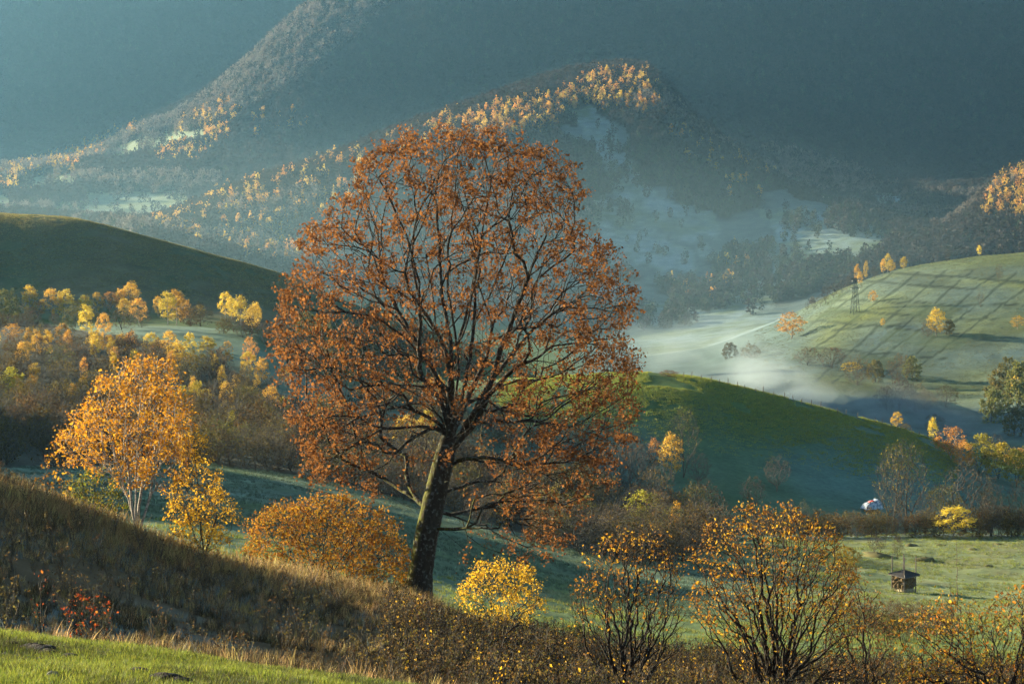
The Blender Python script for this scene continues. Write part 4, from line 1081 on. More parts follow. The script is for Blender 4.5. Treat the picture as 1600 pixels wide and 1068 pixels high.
# dark wood on the flank of the bare hill, seen through the crown
flank_wood = [(470, 500), (560, 500), (640, 530), (740, 575), (760, 590), (640, 600), (520, 575), (460, 530)]
for k, (px, py) in enumerate(fill(flank_wood, 40, None, 13, 9)):
    kind = rt_.choice(['shrub', 'bare', 'willow']); vi = rt_.randrange(len(PROTO[kind]))
    p = spot(px, py, 690, 960); h = rt_.uniform(6, 9)
    stand('flank_tree', '%s tree on the flank of the bare hill behind the great crown' % LOOK[kind][vi], 'tree', kind, p, h, h * 0.9, vi, 'trees on the flank of the bare hill')
front = [(1330, 975), (1380, 958), (1480, 966), (1510, 990), (1420, 1004), (1340, 1000)]
for k, (px, py) in enumerate(fill(front, 22, None, 16, 6)):
    p = spot(px, py, 150, 300); h = rt_.uniform(1.4, 2.2); vi = rt_.randrange(4)
    stand('meadow_shrub', '%s shrub in the thicket %s the hay barrack' % (LOOK['shrub'][vi], 'at the foot of' if px < 1410 else 'downhill of'), 'shrub', 'shrub', p, h, h * 1.2, vi, 'shrubs below the hay barrack')
stand_px('green_willow', 'yellow green round bush on the sunny meadow by the amber topped shrub', 'bush', 'lime', 1322, 900, 852, 46, (270, 340), 1)
for (px, b, t_, w) in [(1366, 863, 832, 22), (1376, 862, 834, 18)]:
    stand_px('meadow_tree', 'small leafless meadow tree with a dark bare trunk, one of a close pair', 'tree', 'bare', px, b, t_, w, (300, 400), 0, 'pair of small meadow trees')
stand_px('twiggy_meadow_shrub', 'upright twiggy shrub on the sunny meadow behind the hay barrack', 'shrub', 'shrub', 1402, 872, 838, 18, (290, 400), 2)
# ------------------------------------------------------------------ stuff: far woods, grass, weeds (scattered with geometry nodes)
def scatter(name, P, S, RZ, IDX, protos, label):
    me = bpy.data.meshes.new(name)
    me.vertices.add(len(P)); me.vertices.foreach_set("co", np.asarray(P, np.float32).ravel())
    a = me.attributes.new("sv", 'FLOAT_VECTOR', 'POINT'); a.data.foreach_set("vector", np.asarray(S, np.float32).ravel())
    a = me.attributes.new("rv", 'FLOAT_VECTOR', 'POINT'); a.data.foreach_set("vector", np.asarray(RZ, np.float32).ravel())
    a = me.attributes.new("idx", 'INT', 'POINT'); a.data.foreach_set("value", np.asarray(IDX, np.int32))
    o = bpy.data.objects.new(name, me); col.objects.link(o)
    c = bpy.data.collections.new(name + "_sources")
    for p in protos: c.objects.link(p)
    ng = bpy.data.node_groups.new(name + "_scatter", 'GeometryNodeTree')
    ng.interface.new_socket("Geometry", in_out='INPUT', socket_type='NodeSocketGeometry')
    ng.interface.new_socket("Geometry", in_out='OUTPUT', socket_type='NodeSocketGeometry')
    gi = ng.nodes.new("NodeGroupInput"); go = ng.nodes.new("NodeGroupOutput")
    ci = ng.nodes.new("GeometryNodeCollectionInfo"); ci.inputs["Collection"].default_value = c
    ci.inputs["Separate Children"].default_value = True; ci.inputs["Reset Children"].default_value = True
    ip = ng.nodes.new("GeometryNodeInstanceOnPoints"); ip.inputs["Pick Instance"].default_value = True
    def na(n, t):
        k = ng.nodes.new("GeometryNodeInputNamedAttribute"); k.data_type = t; k.inputs["Name"].default_value = n; return k.outputs["Attribute"]
    L = ng.links
    L.new(gi.outputs[0], ip.inputs["Points"]); L.new(ci.outputs[0], ip.inputs["Instance"])
    L.new(na("idx", 'INT'), ip.inputs["Instance Index"]); L.new(na("rv", 'FLOAT_VECTOR'), ip.inputs["Rotation"]); L.new(na("sv", 'FLOAT_VECTOR'), ip.inputs["Scale"])
    L.new(ip.outputs[0], go.inputs[0])
    md = o.modifiers.new("scatter", 'NODES'); md.node_group = ng
    return tag(o, label, kind='stuff')

def far_tree(name, seed, h, w, zb, n, ls, mat, pointy=0.5):
    r = np.random.default_rng(seed)
    P = sample_outline(ovoid(h, w, zb, pointy=pointy), n, r, 0.95, 0.75, 0.3)
    # clumps
    cl = P[r.integers(0, n, 14)]; P[: n // 2] = cl[r.integers(0, 14, n // 2)] + r.normal(0, w * 0.09, (n // 2, 3))
    o = leaf_cloud(name, P, ls, mat, None, r, aspect=0.85, link=False)
    v, q = tubes(np.array([[0, 0, -0.4]]), np.array([[0, 0, h * 0.6]]), np.array([0.16]), np.array([0.06]), 4)
    t_ = mesh_obj('t', v, q, (M_GREYTWIG,), link=False)
    # join by hand: crown triangles + trunk
    me = o.data
    V = np.vstack([np.array([x.co for x in me.vertices]), v]); nv = len(me.vertices)
    faces = [tuple(p.vertices) for p in me.polygons] + [tuple(int(x) + nv for x in f) for f in q]
    ob = mesh_obj(name, V, faces, (mat, M_GREYTWIG), link=False, midx=[0] * len(me.polygons) + [1] * len(q))
    return ob
M_FBROWN = leaf_mat("far_beech_crown", [(0.034, 0.028, 0.023), (0.050, 0.040, 0.032), (0.042, 0.034, 0.028)], 0.35, 0.15)  # crowns darkened in colour to stand for shade on the mountainside
M_FGREY = leaf_mat("far_rimed_lit_crown", [(0.12, 0.10, 0.082), (0.20, 0.165, 0.135), (0.16, 0.135, 0.112)], 0.4, 0.25)  # rime tone brightened to stand for sunlit crowns on the ridges
M_FDARK = leaf_mat("far_spruce_crown", [(0.028, 0.040, 0.022), (0.045, 0.058, 0.028), (0.07, 0.065, 0.03)], 0.3, 0.3)
M_FGOLD = leaf_mat("far_gold_crown", [(0.50, 0.28, 0.05), (0.68, 0.41, 0.08), (0.60, 0.35, 0.07)], 0.5, 0.25)
FT = {
    'brown': [far_tree('beech_source_a', 201, 9, 7.0, 1.0, 90, 1.5, M_FBROWN, 0.2), far_tree('beech_source_b', 202, 10, 6.2, 1.2, 90, 1.4, M_FBROWN, 0.4), far_tree('beech_source_c', 203, 8, 7.5, 0.6, 90, 1.5, M_FBROWN, 0.1)],
    'grey': [far_tree('rimed_source_a', 211, 9, 6.4, 1.0, 90, 1.3, M_FGREY, 0.3), far_tree('rimed_source_b', 212, 10, 5.8, 1.2, 90, 1.3, M_FGREY, 0.4)],
    'dark': [far_tree('spruce_source_a', 221, 10, 5.0, 0.6, 90, 1.2, M_FDARK, 1.2), far_tree('spruce_source_b', 222, 8, 6.0, 0.5, 80, 1.3, M_FDARK, 0.4)],
    'gold': [far_tree('gold_source_a', 231, 10, 4.6, 1.0, 100, 1.1, M_FGOLD, 0.8), far_tree('gold_source_b', 232, 9, 5.0, 0.8, 100, 1.1, M_FGOLD, 0.5), far_tree('gold_source_c', 233, 11, 4.0, 1.2, 100, 1.0, M_FGOLD, 1.0)],
}
# which ground beyond the valley the camera can see
gu = np.arange(-260, 1861, 6.0); gy = lg(300, 5300, 430)
GU, GY = np.meshgrid(gu, gy, indexing='ij')
gx = (GU - 800) / F * GY
gz = H(gx.ravel(), GY.ravel()).reshape(GU.shape)
_, gp = project(gx, GY, gz)
run = np.minimum.accumulate(np.concatenate([np.full((len(gu), 1), 1e9), gp[:, :-1]], 1), 1)
gvis = gp < run + 8
def visible(px, y):
    i = np.clip(((px + 260) / 6).round().astype(int), 0, len(gu) - 1)
    j = np.clip(np.searchsorted(gy, y), 0, len(gy) - 1)
    return gvis[i, j]
r = np.random.default_rng(77)
N = 190000
yy = np.sqrt(r.uniform(1640 ** 2, 5150 ** 2, N)); uu = r.uniform(-220, 1820, N)
xx = (uu - 800) / F * yy
vis = visible(uu, yy); xx, yy = xx[vis], yy[vis]
zz = H(xx, yy); pp, qq = project(xx, yy, zz)
mead = far_meadow(pp, qq) > 0.25
GOLD_AREAS = [([(235, 360), (300, 326), (400, 288), (480, 268), (560, 245), (580, 262), (560, 330), (470, 420), (400, 420)], 0.20),
              ([(600, 225), (700, 190), (720, 185), (760, 215), (640, 240)], 0.22),
              ([(715, 195), (790, 168), (880, 150), (940, 150), (950, 178), (900, 176), (840, 212), (760, 218)], 0.55),
              ([(885, 155), (930, 120), (1005, 115), (1035, 185), (960, 172), (900, 172)], 0.45),
              ([(-60, 300), (60, 262), (200, 205), (230, 200), (150, 250), (100, 290), (-60, 320)], 0.30),
              ([(250, 235), (330, 170), (380, 175), (350, 240), (300, 260), (240, 262)], 0.30),
              ([(380, 180), (470, 180), (480, 215), (400, 225)], 0.08),
              ([(1535, 345), (1555, 300), (1600, 272), (1820, 240), (1820, 330), (1600, 345)], 0.45),
              ([(1060, 190), (1200, 270), (1260, 320), (1160, 330), (1050, 240)], 0.07),
              ([(930, 330), (1130, 350), (1200, 430), (1100, 480), (950, 440)], 0.06)]
pg = np.zeros(len(xx))
for poly, d in GOLD_AREAS:
    pg = np.maximum(pg, np.where(inpoly(pp + 6 * r.normal(0, 1, len(pp)), qq + 4 * r.normal(0, 1, len(pp)), poly), d, 0))
isgold = (r.random(len(xx)) < pg) & ~mead
patch = fbm(xx / 90, yy / 110, 91, 4)
flank = inpoly(pp + 22 * fbm(pp / 30, qq / 18, 33, 4), qq + 16 * fbm(pp / 30, qq / 18, 35, 4), FLANK)
keep = ~mead & ~(flank & (patch < -0.05)) & (qq > -140)
ridge = np.interp(qq, [0, 60, 100, 150, 190, 230, 270], [520, 450, 400, 330, 250, 150, 0])
rim = (fbm(xx / 200, yy / 200, 95, 3) > 0.25) & (yy < 3300) | (yy > 3300) & (yy < 3900) & (pp < ridge + 110)  # bright crowns set along the ridge edge for its sunlit look
ids = np.where(isgold, 3, np.where(r.random(len(xx)) < 0.14, 2, np.where(rim & (r.random(len(xx)) < 0.75), 1, 0)))
ids = np.where(flank & (ids < 2), np.where(r.random(len(xx)) < 0.6, 2, ids), ids)
stray = mead & (r.random(len(xx)) < np.where((patch > 0.0) & (pp > 800), 0.42, 0.04))
keep |= stray
xx, yy, zz, pp, qq, ids = [a[keep] for a in (xx, yy, zz, pp, qq, ids)]
print('far trees', len(xx), 'gold', int((ids == 3).sum()))
# the golden trees that show largest stand singly, the rest of the wood is one mass
gi_ = np.nonzero(ids == 3)[0]
gi_ = gi_[(pp[gi_] > -10) & (pp[gi_] < 1610)]
order = gi_[np.argsort(yy[gi_])]
areas = []
def pick(mask, n):
    s = order[mask[order]]
    return list(s if len(s) <= n else s[np.linspace(0, len(s) - 1, n).astype(int)])
solo = set()
FARSOLO = [
    ('golden birch on the ridge of the wooded spur behind the great tree', 'golden birches on the wooded spur', (pp > 240) & (pp < 720) & (yy < 2700), 110),
    ('golden birch around the top clearing of the wooded spur', 'golden birches by the spur clearing', (pp > 715) & (pp < 1040) & (qq < 230), 90),
    ('golden birch along the far frosty pastures', 'golden birches by the far pastures', (pp < 480) & (yy > 2600), 50),
    ('glowing golden tree on the sunlit slope above the terraced fields', 'golden trees above the terraced fields', (pp > 1500), 40),
]
for lab, grp, mk, n in FARSOLO:
    for i in pick(mk, n):
        if i in solo: continue
        solo.add(i)
        v = FT['gold'][int(r.integers(0, 3))]
        o = bpy.data.objects.new('far_golden_birch', v.data); col.objects.link(o)
        s = r.uniform(0.85, 1.35)
        o.location = (xx[i], yy[i], zz[i] - 0.2); o.scale = (s, s, s * r.uniform(0.95, 1.2)); o.rotation_euler = (0, 0, r.uniform(0, 6.28))
        tag(o, ('tall ' if s > 1.15 else ('small ' if s < 1.0 else 'middling ')) + lab, 'tree', grp)
def wood_scatter(name, k, kind, label):
    s = np.array([i for i in np.nonzero(ids == k)[0] if i not in solo])
    n = len(s); sc = r.uniform(0.7, 1.3, n) * (1 + 0.45 * sstep(2700, 3300, yy[s]))
    S = np.stack([sc, sc, sc * r.uniform(0.85, 1.2, n)], 1); R = np.zeros((n, 3)); R[:, 2] = r.uniform(0, 6.28, n)
    scatter(name, np.stack([xx[s], yy[s], zz[s] - 0.3], 1), S, R, r.integers(0, len(FT[kind]), n), FT[kind], label)
wood_scatter('beech_forest', 0, 'brown', 'brown leafless beech forest covering the mountainside')
wood_scatter('rimed_forest', 1, 'grey', 'rimed leafless forest on the mountain ridges, coloured pale as if sunlit')
wood_scatter('spruce_forest', 2, 'dark', 'dark evergreen woods on the mountainside')
wood_scatter('golden_wood', 3, 'gold', 'golden birch wood on the far spur')

# grass
def tuft(name, seed, n, h, w, lean, mat, spread, curl=0.35):
    r = np.random.default_rng(seed); V, Q = [], []
    for k in range(n):
        b = np.array([r.normal(0, spread), r.normal(0, spread), -0.02]); a = r.uniform(0, 6.28)
        d = np.array([math.cos(a), math.sin(a), 0.0]); s = np.array([-d[1], d[0], 0.0])
        hh = h * r.uniform(0.55, 1.15); ln = abs(r.normal(0, curl)) * hh + 0.02
        off = np.array([lean * hh, 0, 0])
        pts = [b, b + d * ln * 0.25 + off * 0.2 + np.array([0, 0, hh * 0.5]), b + d * ln * 0.9 + off + np.array([0, 0, hh])]
        i = len(V)
        for p, ww in zip(pts, (1.0, 0.75, 0.12)):
            V += [p - s * w * ww / 2, p + s * w * ww / 2]
        Q += [(i, i + 1, i + 3, i + 2), (i + 2, i + 3, i + 5, i + 4)]
    return mesh_obj(name, V, np.array(Q), (mat,), link=False)
M_STRAW = leaf_mat("dry_straw", [(0.26, 0.16, 0.06), (0.46, 0.31, 0.12), (0.60, 0.43, 0.18), (0.18, 0.12, 0.05)], 0.45, 0.25)
M_DULL = leaf_mat("dull_olive_grass", [(0.04, 0.036, 0.018), (0.08, 0.062, 0.028), (0.12, 0.085, 0.04)], 0.4, 0.25)
M_FROSTG = leaf_mat("frosted_grass", [(0.16, 0.19, 0.16), (0.26, 0.30, 0.28), (0.12, 0.13, 0.09)], 0.3, 0.2)
M_FRESH = leaf_mat("fresh_green_grass", [(0.13, 0.19, 0.025), (0.22, 0.28, 0.03), (0.30, 0.31, 0.05), (0.10, 0.14, 0.025)], 0.5, 0.2)
r = np.random.default_rng(88)
def near_points(n, y0, y1, u0, u1):
    y = np.sqrt(r.uniform(y0 ** 2, y1 ** 2, n)); u = r.uniform(u0, u1, n); x = (u - 800) / F * y
    return x, y, H(x, y), u
x, y, z, u = near_points(60000, 34.6, 112, -170, 1250)
dens = fbm(x / 2.4, y / 2.4, 61, 3); big = fbm(x / 9, y / 12, 67, 3)
crest = np.interp(u, [-170, 0, 215, 330, 480, 640, 720, 850, 1000, 1250], [84, 86, 90, 93, 96, 100, 99, 96, 94, 92])
tall = np.exp(-((y - crest + 2) / 7.0) ** 2)
k = (dens > -0.22 - 0.4 * tall) & (r.random(len(x)) < 0.6 + 0.4 * tall)
x, y, z, u, dens, big, tall = [a[k] for a in (x, y, z, u, dens, big, tall)]
n = len(x); sc = (0.35 + 0.85 * r.random(n) ** 1.6) * (0.58 + 0.75 * tall) * (1 + 0.5 * dens)
S = np.stack([sc * 1.1, sc * 1.1, sc], 1); R = np.zeros((n, 3)); R[:, 2] = r.normal(0, 1.3, n); R[:, 0] = r.normal(0, 0.2, n); R[:, 1] = r.normal(0, 0.15, n)
straw = r.random(n) < np.clip(0.38 + 0.6 * tall + 0.35 * big, 0.15, 0.97)  # share of pale straw rises at the crest, standing for its sunlit glow
frost = ~straw & (big > 0.12) & (r.random(n) < 0.6)
for nm, mk, mat, lab in (('straw_grass', straw, M_STRAW, 'tall dry straw coloured grass on the slope'), ('olive_grass', ~straw & ~frost, M_DULL, 'dull brown olive grass on the shaded slope'), ('frosted_grass', frost, M_FROSTG, 'frosted grass in the shade of the slope')):
    pr = [tuft(nm + '_source_%s' % c, 300 + q, 16, 0.52, 0.020, 0.16, mat, 0.10) for q, c in enumerate('abc')]
    scatter(nm, np.stack([x[mk], y[mk], z[mk]], 1), S[mk], R[mk], r.integers(0, 3, int(mk.sum())), pr, lab)
x, y, z, u = near_points(36000, 17, 35.4, -260, 950)
n = len(x); sc = 0.6 + 0.7 * r.random(n) + 0.5 * np.clip(fbm(x / 0.9, y / 0.9, 71, 2), 0, 1)
R = np.zeros((n, 3)); R[:, 2] = r.uniform(0, 6.28, n)
pr = [tuft('lawn_source_%s' % c, 320 + q, 12, 0.075, 0.008, 0.1, M_FRESH, 0.05) for q, c in enumerate('abc')]
M_DEEP = leaf_mat('deep_green_grass', [(0.045, 0.065, 0.018), (0.08, 0.10, 0.02), (0.13, 0.12, 0.04)], 0.4, 0.2)
pr += [tuft('lawn_source_%s' % c, 330 + q, 12, 0.085, 0.008, 0.1, M_DEEP, 0.05) for q, c in enumerate('de')]
dark = fbm(x / 1.6, y / 2.2, 75, 3) + 0.25 * r.normal(0, 1, n) > 0.28
scatter('short_grass', np.stack([x, y, z], 1), np.stack([sc] * 3, 1), R, np.where(dark, r.integers(3, 5, n), r.integers(0, 3, n)), pr, 'short fresh green grass of the mown strip')
# weeds between the shrubs
def weed(name, seed, h, mat_s, mat_l, nl):
    r = np.random.default_rng(seed); sk = Skeleton(r, 600); sk.add(np.zeros(3), -1); sk.D[0] = (0, 0, 1)
    for q in range(4):
        a = r.uniform(0, 6.28); ids_ = sk.path([(math.cos(a) * h * 0.1, math.sin(a) * h * 0.1, h * 0.5), (math.cos(a) * h * 0.3, math.sin(a) * h * 0.3, h * r.uniform(0.7, 1.1))], 0, 0.12, 0.012)
        for i in ids_[2:]:
            for w in range(2): sk.add(sk.P[i] + r.normal(0, 0.07, 3) + np.array([0, 0, 0.06]), i)
    sk.finish(0.0035, 0.012)
    a_ = sk.mesh(name + '_stem', mat_s, None); P = sk.P[sk.tips][r.integers(0, len(sk.tips), nl)] + r.normal(0, 0.04, (nl, 3))
    b_ = leaf_cloud(name + '_leaf', P, 0.06, mat_l, None, r, link=False)
    V = np.vstack([np.array([v.co for v in a_.data.vertices]), np.array([v.co for v in b_.data.vertices])]); nv = len(a_.data.vertices)
    fc = [tuple(p.vertices) for p in a_.data.polygons] + [tuple(i + nv for i in p.vertices) for p in b_.data.polygons]
    mi = [0] * len(a_.data.polygons) + [1] * len(b_.data.polygons)
    bpy.data.objects.remove(a_)
    return mesh_obj(name, V, fc, (mat_s, mat_l), link=False, midx=mi)
x, y, z, u = near_points(5200, 47, 100, 600, 1900)
k = (fbm(x / 3, y / 3, 73, 3) > -0.25) & ~((u < 760) & (y > 84)); x, y, z = x[k], y[k], z[k]
n = len(x); sc = r.uniform(0.5, 1.25, n); R = np.zeros((n, 3)); R[:, 2] = r.uniform(0, 6.28, n)
pr = [weed('weed_source_%s' % c, 340 + q, 1.0, M_TWIG if q % 2 else M_GREYTWIG, (M_BROWN, M_AMBER, M_BROWN, M_DUSK)[q], (40, 22, 60, 50)[q]) for q, c in enumerate('abcd')]
scatter('dry_weeds', np.stack([x, y, z], 1), np.stack([sc] * 3, 1), R, r.integers(0, 4, n), pr, 'tangle of dry brown weeds along the lower edge of the slope')
x, y, z, u = near_points(900, 36, 97, -150, 700)
k = fbm(x / 4, y / 4, 74, 3) + 0.2 * r.normal(0, 1, len(x)) > 0.12; x, y, z = x[k], y[k], z[k]
n = len(x); sc = r.uniform(0.4, 1.0, n); R = np.zeros((n, 3)); R[:, 2] = r.uniform(0, 6.28, n)
scatter('slope_weeds', np.stack([x, y, z], 1), np.stack([sc] * 3, 1), R, r.integers(0, 2, n) * 2, pr, 'scattered dry weeds and seed stalks on the grassy slope')
# tussocks on the meadows
x, y, z, u = near_points(60000, 135, 440, -60, 1660)
dn = fbm(x / 4, y / 5, 81, 3); px_, py_ = project(x, y, z)
k = (dn > -0.2) & ~inpoly(px_, py_, WOOD_A); x, y, z, u, dn = x[k], y[k], z[k], u[k], dn[k]
n = len(x); sc = r.uniform(0.35, 0.75, n) * (1 + 0.6 * dn); R = np.zeros((n, 3)); R[:, 2] = r.uniform(0, 6.28, n)
sun_side = (u > 1180) | (y < 215)  # tufts coloured brighter on the sunlit part, darker and frosted on the shaded
for nm, mk, mat, lab in (('meadow_tussocks', sun_side, leaf_mat("meadow_grass", [(0.14, 0.19, 0.03), (0.23, 0.27, 0.05), (0.32, 0.32, 0.09)], 0.4, 0.25), 'low tussocks of pale green grass on the sunny meadow'),
                         ('frosted_tussocks', ~sun_side, leaf_mat("meadow_grass_frosted", [(0.10, 0.15, 0.09), (0.16, 0.22, 0.15), (0.08, 0.11, 0.05)], 0.35, 0.25), 'low frosted tussocks on the shaded meadow')):
    pr = [tuft(nm + '_source_%s' % c, 360 + q, 14, 0.42, 0.05, 0.05, mat, 0.22) for q, c in enumerate('ab')]
    scatter(nm, np.stack([x[mk], y[mk], z[mk]], 1), np.stack([sc[mk]] * 3, 1), R[mk], r.integers(0, 2, int(mk.sum())), pr, lab)

# grass catching the low sun on the hill tops
M_HILLG = leaf_mat("hill_grass", [(0.17, 0.23, 0.03), (0.29, 0.34, 0.045), (0.36, 0.35, 0.07)], 0.5, 0.2)  # colour raised to strengthen the sunlit band along the crest
M_STUB = leaf_mat('field_stubble', [(0.09, 0.11, 0.04), (0.16, 0.18, 0.07), (0.22, 0.22, 0.12)], 0.4, 0.3)
M_HILLS = leaf_mat("hill_straw", [(0.20, 0.16, 0.06), (0.34, 0.27, 0.10), (0.18, 0.19, 0.05)], 0.5, 0.2)
for nm, mat, n_, y0, y1, u0, u1, lab in (('hill_grass', M_HILLG, 38000, 535, 606, 780, 1500, 'short grass on the green round hill'), ('field_stubble', M_STUB, 22000, 960, 1365, 1180, 1660, 'rough frosted stubble on the terraced fields'), ('bare_hill_grass', M_HILLS, 34000, 765, 865, -40, 470, 'dry grass on the bare hill top')):
    x, y, z, u = near_points(n_, y0, y1, u0, u1)
    k = (fbm(x / 6, y / 9, 83, 3) > -0.3) & (r.random(n_) < sstep(y0, y0 + 45, y + 8 * fbm(x / 9, y / 9, 84, 3)))
    if nm == 'field_stubble':
        qx, qy = project(x, y, z); k &= strip_mask(qx, qy, -2.0) < 0.1
    x, y, z = x[k], y[k], z[k]; n = len(x)
    sc = r.uniform(0.5, 1.1, n); R = np.zeros((n, 3)); R[:, 2] = r.uniform(0, 6.28, n)
    pr = [tuft(nm + '_source_%s' % c, 380 + q, 12, 0.38, 0.08, 0.05, mat, 0.35) for q, c in enumerate('ab')]
    scatter(nm, np.stack([x, y, z], 1), np.stack([sc] * 3, 1), R, r.integers(0, 2, n), pr, lab)
# ------------------------------------------------------------------ built things
def beam(a, b, w, mats, name, parent=None, k=6, w2=None):
    v, q = tubes(np.array([a], float), np.array([b], float), np.array([w]), np.array([w if w2 is None else w2]), k)
    f = [tuple(map(int, x)) for x in q] + [tuple(range(k))[::-1], tuple(range(k, 2 * k))]
    return mesh_obj(name, v, f, mats, parent)
def joined(segs, w, mats, name, parent, k=4):
    A = np.array([s[0] for s in segs], float); B = np.array([s[1] for s in segs], float)
    v, q = tubes(A, B, np.full(len(A), w), np.full(len(A), w), k)
    return mesh_obj(name, v, q, mats, parent)
M_WOODPOST = noise_mat("weathered_post", [(0.10, 0.085, 0.07), (0.24, 0.21, 0.18)], 8, 0.9, 0.3, (1, 1, 0.2))
M_SHINGLE = noise_mat("dark_roof_boards", [(0.030, 0.028, 0.028), (0.075, 0.068, 0.064)], 6, 0.85, 0.4, (6, 1, 1))
M_HAY = noise_mat("stacked_hay", [(0.07, 0.045, 0.024), (0.17, 0.115, 0.055), (0.26, 0.185, 0.09)], 5, 0.95, 0.8, (1, 1, 3))
M_PALEHAY = noise_mat("pale_straw_skirt", [(0.30, 0.24, 0.13), (0.55, 0.46, 0.28)], 6, 0.95, 0.7, (3, 3, 1))
M_STEEL = noise_mat("dull_steel", [(0.05, 0.055, 0.06), (0.09, 0.095, 0.10)], 3, 0.6, 0.0)
M_WHITE = noise_mat("white_glaze", [(0.65, 0.65, 0.63), (0.75, 0.75, 0.73)], 3, 0.4, 0.0)

# hay barrack: four tall poles, a lifted hip roof, the hay inside
hb = spot(1412, 924, 280, 340)
t = tag(empty('hay_barrack', hb, math.radians(38)), 'small hay barrack with dark hip roof on tall poles in the sunny meadow', 'hay barrack')
a = 1.05
for sx, sy in ((-1, -1), (1, -1), (1, 1), (-1, 1)):
    pl = beam((sx * a, sy * a, -0.3), (sx * a, sy * a, 4.6), 0.085, (M_WOODPOST,), 'pole', t, 6, 0.07)
rf, ez, az_ = 1.42, 2.30, 2.85
corners = [(-rf, -rf, ez), (rf, -rf, ez), (rf, rf, ez), (-rf, rf, ez)]
V = corners + [(0, 0, az_)] + [(x, y, z - 0.09) for x, y, z in corners] + [(0, 0, az_ - 0.12)]
Fc = [(0, 1, 4), (1, 2, 4), (2, 3, 4), (3, 0, 4), (6, 5, 9), (7, 6, 9), (8, 7, 9), (5, 8, 9), (0, 5, 6, 1), (1, 6, 7, 2), (2, 7, 8, 3), (3, 8, 5, 0)]
roof = mesh_obj('roof', V, Fc, (M_SHINGLE,), t)
rb = [((corners[i][0], corners[i][1], ez + 0.03), (0, 0, az_ + 0.03)) for i in range(4)]
joined(rb, 0.05, (M_WOODPOST,), 'ridge_pole', roof)
joined([((corners[i][0], corners[i][1], ez - 0.06), (corners[(i + 1) % 4][0], corners[(i + 1) % 4][1], ez - 0.06)) for i in range(4)], 0.045, (M_WOODPOST,), 'eave_beam', roof)
def bulge(name, w0, w1, z0, z1, mat, seed, parent, n=12, m=8, amp=0.06):
    r = np.random.default_rng(seed); V, Fq = [], []
    for j in range(m + 1):
        f = j / m; w = w0 + (w1 - w0) * f + 0.14 * math.sin(f * math.pi)
        for i in range(4 * n):
            s, e = divmod(i, n); e = e / n * 2 - 1
            p = [(e, -1), (1, e), (-e, 1), (-1, -e)][s]
            l = (abs(p[0]) ** 4 + abs(p[1]) ** 4) ** 0.25
            k_ = w / l * (1 + r.normal(0, amp * 0.6)) * (1 + 0.05 * math.sin(3.2 * (p[0] - p[1]) * 4))
            V.append((p[0] * k_, p[1] * k_, z0 + (z1 - z0) * f + r.normal(0, 0.02)))
    c = 4 * n
    for j in range(m):
        for i in range(c): Fq.append((j * c + i, j * c + (i + 1) % c, (j + 1) * c + (i + 1) % c, (j + 1) * c + i))
    Fq.append(tuple(range(m * c, m * c + c)))
    return mesh_obj(name, V, Fq, (mat,), parent, smooth=False)
bulge('hay', 1.06, 1.02, 0.55, 2.24, M_HAY, 3, t, amp=0.13)
roof.rotation_euler = (math.radians(4), math.radians(-3), 0)
bulge('straw_skirt', 0.96, 0.92, -0.15, 0.62, M_PALEHAY, 4, t)
joined([((-a, -a, 1.35), (a, -a, 1.35)), ((a, -a, 1.35), (a, a, 1.35)), ((a, a, 1.35), (-a, a, 1.35)), ((-a, a, 1.35), (-a, -a, 1.35))], 0.05, (M_WOODPOST,), 'rail', t)

# heap under a white-blue sheet
tb = spot(1362, 799, 455, 590)
t = tag(empty('sheeted_heap', tb, math.radians(20)), 'slanting heap covered by a blue white plastic sheet with a red patch', 'covered heap')
m, nt, out = new_mat("blue_white_sheet"); L = nt.links
tc = nt.nodes.new("ShaderNodeTexCoord"); n1 = nt.nodes.new("ShaderNodeTexNoise"); n1.inputs["Scale"].default_value = 2.2; n1.inputs["Detail"].default_value = 6
L.new(tc.outputs["Object"], n1.inputs["Vector"])
mr = nt.nodes.new("ShaderNodeMapRange"); mr.inputs[1].default_value = 0.38; mr.inputs[2].default_value = 0.62; L.new(n1.outputs["Fac"], mr.inputs[0])
c = ramp(nt, mr.outputs[0], [(0.14, 0.20, 0.27), (0.34, 0.42, 0.50), (0.62, 0.66, 0.70)])
bs = nt.nodes.new("ShaderNodeBsdfPrincipled"); bs.inputs["Roughness"].default_value = 0.45; L.new(c, bs.inputs["Base Color"]); L.new(bs.outputs[0], out.inputs["Surface"])
r = np.random.default_rng(14); V, Fq = [], []
nx, ny = 22, 16
for j in range(ny + 1):
    for i in range(nx + 1):
        x_, y_ = (i / nx - 0.5) * 4.2, (j / ny - 0.5) * 3.0
        top = 2.3 + 0.30 * x_ - 0.05 * abs(y_)
        ed = min(1.0, 2.2 * min(i / nx, 1 - i / nx, j / ny, 1 - j / ny) * 2.6)
        z_ = 0.75 + (top - 0.75) * (ed ** 0.6) + 0.07 * math.sin(5 * x_ + 2 * y_) + r.normal(0, 0.035)
        V.append((x_ + r.normal(0, 0.03), y_ + r.normal(0, 0.03), z_))
for j in range(ny):
    for i in range(nx): Fq.append((j * (nx + 1) + i, j * (nx + 1) + i + 1, (j + 1) * (nx + 1) + i + 1, (j + 1) * (nx + 1) + i))
mesh_obj('sheet', V, Fq, (m,), t, smooth=True)
bulge('hay', 1.35, 1.1, -0.3, 1.3, M_HAY, 5, t)
M_REDCLOTH = noise_mat("red_cloth", [(0.45, 0.035, 0.025), (0.62, 0.06, 0.04)], 4, 0.7, 0.2)
V, Fq = [], []
